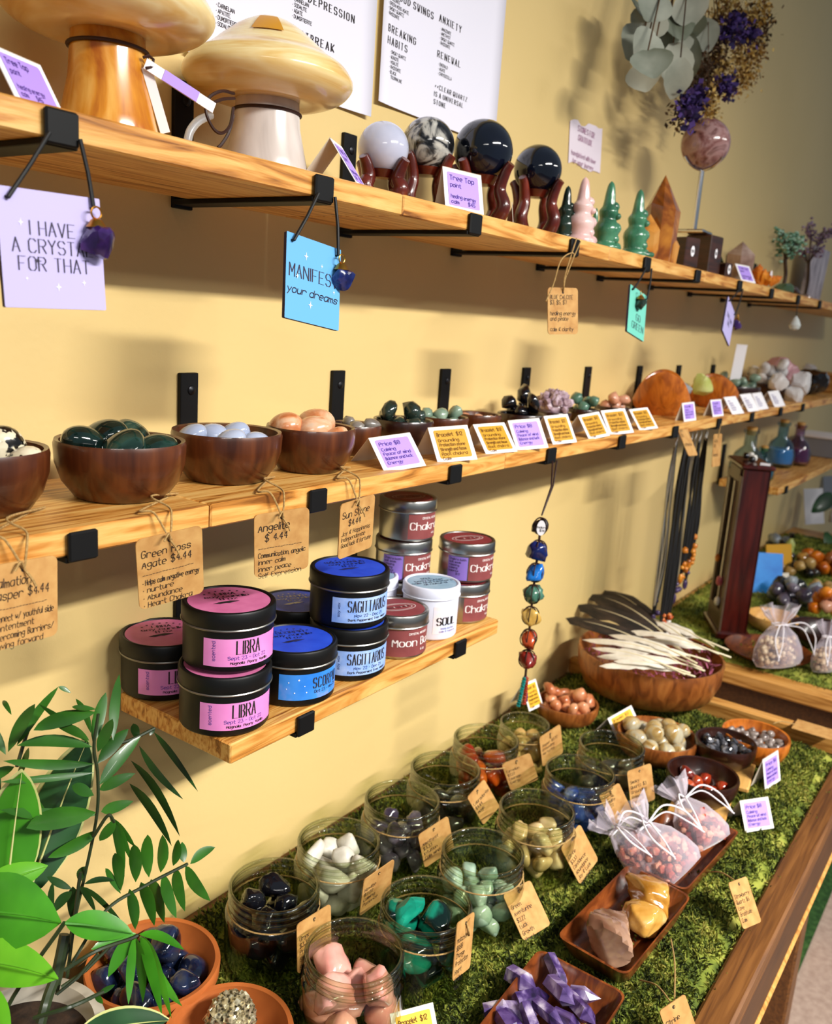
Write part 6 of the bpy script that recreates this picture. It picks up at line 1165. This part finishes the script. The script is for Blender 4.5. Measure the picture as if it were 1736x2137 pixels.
def wide(p0, p1, wpx, y0, y1, mat, edge=None, belly=.42, fold=.25, n=12, name='leaf'):
    a, c = at(*p0, 1, y0) - BO, at(*p1, 1, y1) - BO; b = MB(); blade(b, a, c, wpx / 1838 * .62, sag=.03, fold=fold, n=n, belly=belly, off=BO); o = b.build(name, MATS[mat], broad, smooth=180)
    if edge:
        e = MB(); blade(e, a + Vector((0, .0012, 0)), c + Vector((0, .0012, 0)) + (c - a) * .02, wpx * 1.12 / 1838 * .62, sag=.03, fold=fold, n=n, belly=belly, off=BO); e.build('leaf_edge', MATS[edge], o, smooth=180)
    m_ = MB(); P = [a.lerp(c, t / 8) + Vector((0, 0, .03 * (c - a).length * 4 * (t / 8) * (1 - t / 8))) - Vector((.6, .7, 0)) * .0012 for t in range(9)]; m_.tube(P, [.0012 * (1 - t / 9.5) for t in range(9)], 5); m_.build('midrib', MATS['pale edge' if edge else mat], o)
    q = Vector((0, 0, 0)); MB().tube(spline([a, a.lerp(q, .5) + Vector((0, .01, -.005)), q], 5), .0016, 6).build('stalk', MATS['palm stem'], broad)
wide((55, 1880), (182, 1545), 118, .56, .565, 'broad dark', 'pale edge'); wide((10, 1905), (46, 1612), 105, .545, .55, 'broad leaf', 'pale edge'); wide((-90, 1900), (128, 1925), 150, .50, .52, 'broad leaf', belly=.55); wide((-70, 2000), (122, 2042), 88, .495, .515, 'lime leaf', belly=.5); wide((-30, 1860), (100, 1806), 60, .53, .54, 'lime leaf')
wide((135, 1925), (277, 1947), 62, .515, .50, 'broad leaf', belly=.5); wide((20, 2170), (-60, 2050), 60, .49, .49, 'lime leaf'); wide((160, 2160), (352, 2128), 62, .475, .47, 'broad dark', 'pale edge', belly=.55); wide((-40, 1760), (-20, 1560), 60, .56, .57, 'broad dark')
# ---------------------------------------------------------------- far right: cabinet, necklaces, low shelf, second table
M('mahogany', ['#260806', '#400f09', '#52160e'], rough=.28, tex='noise', scale=8, stretch=(10, 10, 1), coat=.4); M('cabinet inner', '#2a211c', rough=.6); M('cabinet frame', ['#4a3a2c', '#5f4d3c'], rough=.4, tex='noise', scale=20)
cbx = thing('jewelry_cabinet', 'tall dark mahogany jewelry cabinet standing past the feather bowl', 'cabinet', (1.90, .487, TAB + .004), (0, 0, math.atan2(.47, .88))); CW, CD, CH = .056, .13, .376   # local x runs along the open face, local -y is the closed front
cb = lambda n, c, d, m, par=cbx, bev=.001: MB().box(c, d, bev=bev).build(n, MATS[m], par, smooth=30)
cb('side_panel', (CD / 2, -CW + .003, CH / 2), (CD, .006, CH), 'mahogany'); cb('side_panel', (CD - .003, -CW / 2, CH / 2), (.006, CW - .012, CH - .004), 'mahogany'); cb('top', (CD / 2 + .001, -CW / 2, CH + .006), (CD + .014, CW + .014, .010), 'mahogany', bev=.003); cb('base', (CD / 2, -CW / 2, .008), (CD + .02, CW + .02, .016), 'mahogany', bev=.003)
cb('frame_stile', (.009, .0, CH / 2), (.018, .006, CH - .03), 'cabinet frame'); cb('frame_stile', (CD - .009, .0, CH / 2), (.018, .006, CH - .03), 'cabinet frame'); cb('frame_rail', (CD / 2, .0, CH - .016), (CD - .036, .006, .030), 'cabinet frame'); cb('frame_rail', (CD / 2, .0, .035), (CD - .036, .006, .040), 'cabinet frame'); cb('frame_stile', (CD / 2, .0, CH / 2), (.008, .005, CH - .06), 'cabinet frame')
cb('front_panel', (.0025, -CW / 2, CH / 2), (.005, CW, CH), 'mahogany')
cb('door_panel', (CD / 2, -.012, CH / 2), (CD - .02, .004, CH - .02), 'mahogany')
M('pink bead', ['#9a4050', '#c46a78'], rough=.3, tex='noise', scale=60); M('pearl', '#d8d4cc', rough=.2); M('amber bead', ['#7a3a08', '#b96a18', '#d9963a'], rough=.2, tex='noise', scale=60)
rr = random.Random(12)
for k, (lx, z, mt, s) in enumerate([(.035, .12, 'pink bead', .008), (.030, .075, 'pearl', .007), (.085, .16, 'amber bead', .006)]):
    t = thing('necklace', ['necklace with rose pink drop hanging inside the dark cabinet', 'necklace with white drop hanging inside the dark cabinet', 'necklace with amber drop hanging inside the dark cabinet'][k], 'necklace', cbx.matrix_basis @ Vector((lx, .008, z))); MB().ell((0, 0, 0), (s, s, s * 1.6)).build('drop', MATS[mt], t, smooth=180); MB().tube([(0, 0, s * 1.4), (.001, .0, (CH - .03 - z))], .0008, 5).build('chain', MATS['chrome'], t)
for k, (lx, ly) in enumerate([(.03, -.02), (.055, -.03), (.085, -.02), (.10, -.035)]): inst(stone_mesh('bead_ring', 80 + k, MATS['pearl' if k % 2 else 'black stone'], 'tumbled', 2), 'round_bead', 'round bead lying on top of the dark cabinet', 'bead', cbx.matrix_basis @ Vector((lx, ly, CH + .019)), (0, 0, k), .8, 'beads on the dark cabinet')
tag(MB().box((0, 0, 0), (.03, .02, .0015)).build('price_slip', MATS['white card'], loc=cbx.matrix_basis @ Vector((.016, -.045, CH + .0125)), rot=(0, 0, .2), smooth=0), 'small white slip lying on top of the dark cabinet', 'price slip')
# necklaces hung in front of the wall from hooks under the middle shelf
M('leather cord', '#0a090a', rough=.6); M('silver chain', '#b9b6ae', rough=.3, metal=.9); M('orange bead', ['#6a2008', '#a8481a', '#d0813c'], rough=.2, tex='noise', scale=70); M('violet bead', ['#2a1c3a', '#51406a'], rough=.2, tex='noise', scale=60)
nk = [(1.560, .515, .30, 'silver chain', None, 'silver chain necklace, nearest of the hung group'), (1.575, .505, .36, 'leather cord', 'orange bead', 'black cord necklace with small orange beads along its end'), (1.592, .53, .33, 'leather cord', 'violet bead', 'black cord necklace ending in a violet stone'), (1.605, .51, .37, 'leather cord', 'orange bead', 'longest black cord necklace with orange and white beads'),
      (1.622, .525, .34, 'leather cord', 'pearl', 'black cord necklace ending in white drops'), (1.640, .51, .26, 'leather cord', 'amber bead', 'black cord necklace with an amber bead cluster'), (1.655, .525, .31, 'silver chain', 'violet bead', 'silver chain necklace with a dark drop'), (1.672, .512, .24, 'leather cord', 'amber bead', 'black cord necklace with amber beads beside the straight kraft tag'), (1.690, .522, .29, 'leather cord', 'violet bead', 'black cord necklace at the cabinet side of the group')]
for k, (x, y, L_, cm, bm_, l) in enumerate(nk):
    z0 = MID - TH - .022; x = 1.625 + (x - 1.625) * 1.45; t = thing('necklace', l, 'necklace', (x, y, z0), group='necklaces hung under the middle shelf'); wd = .010
    for sx in (-1, 1):
        for o_ in (0, .0035): MB().tube(spline([(0, 0, 0), (sx * wd * .8 + o_, o_, -L_ * .25), (sx * wd + o_, -o_, -L_ * .7), (sx * .003, 0, -L_)], 6), .0023 if cm != 'silver chain' else .0010, 6).build('strand', MATS[cm], t)
    MB().tube(spline([(0, 0, .020), (.004, 0, .012), (0, 0, .004), (-.004, 0, -.002), (0, 0, -.005)], 5), .0014, 6).build('hook', MATS['silver chain'], t)
    if bm_:
        for j in range(7 if k % 2 else 3):
            a = rr.uniform(-1, 1); inst(stone_mesh('bead', 200 + k * 9 + j, MATS[bm_ if (j % 3) else ('pearl' if k == 3 else bm_)], 'tumbled', 1), 'bead', None, None, (a * .010, -.004 + rr.uniform(-.002, .002), -L_ + rr.uniform(-.008, .05)), (0, 0, j), rr.uniform(.45, .75)).parent = t
        MB().ell((0, 0, -L_ - .010), (.007, .005, .012)).build('pendant', MATS[bm_], t, smooth=180)
# bottles on the low shelf
def flask(px, y, R, h, cols, label, neck=.35):
    p = aty(px, 960, y); t = thing('glass_flask', label, 'bottle', (p.x, y, LOW)); g = glass('flask ' + cols[0], cols[0], cols[1])
    MB().lathe([(0, 0), (R * .8, 0), (R, h * .08), (R * 1.0, h * .32), (R * .75, h * .55), (R * neck, h * .68), (R * neck, h * .92), (R * neck * 1.25, h * .94), (R * neck * 1.25, h), (R * neck * .8, h), (R * neck * .8, h * .68), (R * .68, h * .53), (R * .92, h * .3), (R * .9, h * .1), (0, h * .05)], 32).build('glass', g, t, smooth=60)
    M('liquid ' + cols[2], cols[2], rough=.2, coat=.4); MB().lathe([(0, h * .055), (R * .88, h * .10), (R * .90, h * .30), (R * .80, h * .42), (0, h * .42)], 28).build('liquid', MATS['liquid ' + cols[2]], t, smooth=50)
    MB().lathe([(0, h * .9), (R * neck * .75, h * .9), (R * neck * .85, h * 1.06), (0, h * 1.07)], 20).build('cork', MATS['bamboo'], t, smooth=40)
flask(1560, .60, .045, .13, ('#dfe9ee', '#9fb4bd', '#aebfc6'), 'large clear pale flask on the low shelf, nearest the cabinet'); flask(1592, .57, .032, .085, ('#bfe3ea', '#5aa6b8', '#4aa8bd'), 'small teal flask on the low shelf'); flask(1625, .60, .042, .13, ('#cfe4f2', '#7fa9c9', '#86b4d6'), 'light blue flask in the middle of the low shelf'); flask(1660, .575, .040, .12, ('#e3d6e6', '#9a7a9c', '#7d3f6a'), 'purple red flask on the low shelf')
M('grey card', '#8d8f96', rough=.6)
p = aty(1705, 960, .58); bx = thing('white_box', 'open white box at the far end of the low shelf', 'box', (p.x, .575, LOW + .0005)); MB().box((0, 0, .03), (.16, .12, .06), bev=.002).build('body', MATS['grey card'], bx, smooth=30); MB().box((0, 0, .064), (.17, .13, .008), bev=.002).build('lid', MATS['white card'], bx, smooth=30)
# second table
T2 = TAB + .004
def on2(px, py, dz=0): return at(px, py, 2, T2 + dz)
tr4, ct4 = None, on2(1625, 1385)
MB_t = MB(); MB_t.lathe([(0, 0), (.06, 0), (.085, .012), (.088, .016), (.082, .015), (.058, .005), (0, .005)], 40); tag(MB_t.build('wooden_plate', MATS['tray wood'], loc=(ct4.x + .03, ct4.y + .03, T2), smooth=50), 'dark red-brown plate under the clear bag on the second table', 'plate')
bag(1622, 1388, T2 + .008, .115, .12, -.15, -.5, 'large white organza bag of tan stones on the second table', 31, 'tan chip'); bag(1722, 1400, T2 + .006, .07, .10, -.15, -.5, 'white organza bag on the second table at the right frame edge', 32, 'tan chip')
p = on2(1610, 1292, .03); bowl('wooden_bowl', 'pale round wooden bowl behind the large organza bag', (p.x + .02, p.y, T2), .058, .035, 'bamboo'); p = on2(1712, 1330, .03); bowl('wooden_bowl', 'dark wooden bowl on the second table at the right frame edge', (p.x + .03, p.y, T2), .07, .045, 'bowl dark')
M('azure print', ['#1673d0', '#2f9af0'], rough=.4, tex='noise', scale=20)
def lean_card(px, py, y, w_, h_, mat, label, rot): p = aty(px, py, y); return tag(MB().box((0, 0, h_ / 2), (w_, .003, h_), bev=.0006).build('display_card', MATS[mat], loc=(p.x, y, T2 + .002), rot=rot, smooth=0), label, 'card')
lean_card(1593, 1265, .50, .085, .105, 'azure print', 'bright azure blue card leaning beside the dark cabinet', (-.3, .0, -.95)); lean_card(1622, 1225, .52, .09, .085, 'mustard paper', 'yellow card standing behind the azure one', (-.25, 0, -.6)); lean_card(1690, 1150, .60, .10, .13, 'white card', 'large white card leaning at the wall above the second table', (-.25, 0, -.5)); lean_card(1722, 1130, .62, .10, .13, 'grey card', 'grey white card behind the large white one', (-.2, 0, -.4)); lean_card(1632, 1230, .47, .05, .05, 'card back', 'small cream card in front of the yellow one', (-.25, 0, -.6))
def heap(px, py, n, mats, s, spread, name, label, group, seed, dz=0):
    rn = random.Random(seed); p = on2(px, py); ms = [stone_mesh(name, seed * 7 + i, MATS[mats[i % len(mats)]], 'chunk', 2) for i in range(5)]
    for x, y, z, r in pack(n, s, lambda x, y: 0.0, spread, rn): inst(rn.choice(ms), name, label, 'stone', (p.x + x, min(.64, p.y + y), T2 + .004 + z + dz), (rn.uniform(0, 6), rn.uniform(0, 1), rn.uniform(0, 6)), r * 100, group)
heap(1655, 1265, 16, ['grey crystal', 'amethyst tumbled', 'dark labradorite'], .018, .07, 'dark_stone', 'grey or purple stone heaped on the second table behind the bag', 'grey stones on the second table', 3); heap(1650, 1195, 18, ['dark labradorite', 'onyx black', 'tan jasper'], .016, .08, 'dark_stone', 'dark stone heaped farther back on the second table', 'dark stones on the second table', 4); heap(1715, 1195, 16, ['orange calcite', 'golden quartz', 'amber quartz'], .020, .08, 'amber_stone', 'amber orange stone heaped at the right of the second table', 'amber stones on the second table', 5); heap(1712, 1255, 10, ['tan jasper', 'white gem'], .014, .05, 'pale_stone', 'tan stone beside the dark heap on the second table', 'tan stones on the second table', 6); heap(1712, 1308, 8, ['orange calcite', 'peach stone'], .015, .04, 'peach_stone', 'peach stone in the dark bowl at the right frame edge', 'peach stones in the far bowl', 7, .03); heap(1620, 1150, 6, ['grey crystal', 'black stone'], .016, .04, 'dark_stone', 'grey stone near the wall beside the dark cabinet', 'stones by the wall', 8)
for k, (px, py, mt, l) in enumerate([(1622, 1165, 'grey crystal', 'small grey bottle near the wall on the second table'), (1640, 1170, 'yellow gem', 'small yellowish bottle near the wall on the second table'), (1706, 1240, 'white gem', 'small white bottle before the amber heap')]):
    p = aty(px, py + 20, .56); t = thing('small_bottle', l, 'bottle', (p.x, .56, T2 + .002)); MB().lathe([(0, 0), (.012, 0), (.0135, .003), (.0135, .035), (.006, .045), (.006, .052), (0, .052)], 24).build('body', MATS[mt], t, smooth=40); MB().lathe([(0, .051), (.0075, .051), (.0075, .066), (0, .067)], 20).build('cap', MATS['black stone'], t, smooth=40)
# leafy plant at the right frame edge
p = at(1745, 1075, 1, .50); lp = thing('hanging_plant', 'dark green leafy plant cut by the right frame edge', 'plant', (p.x, .50, p.z)); b = MB(); rn = random.Random(4)
leafmat('far leaf', '#123a12', '#2a5f20')
for k in range(26):
    a = Vector((rn.uniform(-.06, .14), rn.uniform(-.06, .06), rn.uniform(-.16, .22))); d = Vector((rn.uniform(-1, .3), rn.uniform(-1, .3), rn.uniform(-1, .2))).normalized(); v, f = leafpts(a, d, Vector((-.8, -.5, .3)), rn.uniform(.07, .12), rn.uniform(.04, .06)); b.add(v, f)
b.build('foliage', MATS['far leaf'], lp, smooth=180); MB().tube(spline([(.06, 0, .30), (.04, 0, .1), (.02, 0, -.15)], 6), .004, 6).build('stem', MATS['palm stem'], lp)
# under the second table: small drawer tower and a stone on the rug
du = thing('drawer_tower', 'small pale wooden drawer tower on the green rug beneath the second table', 'drawers', (2.06, .30, .0065)); MB().box((0, 0, .20), (.10, .09, .40), bev=.003).build('body', MATS['pale wood'], du, smooth=30)
for k in range(4): d_ = MB().box((0, -.0475, .055 + k * .097), (.088, .008, .085), bev=.003).build('drawer', MATS['bamboo'], du, smooth=30); MB().ell((0, -.055, .055 + k * .097), (.006, .006, .006)).build('knob', MATS['table wood'], d_, smooth=180)
p = at(1722, 1745, 2, .05); inst(stone_mesh('rough_stone', 99, MATS['smoky lump'], 'rough', 3), 'rough_stone', 'pinkish brown rough boulder on the green rug at the right frame edge', 'stone', (p.x, p.y, .052), (0, 0, 1), (7, 5, 5))
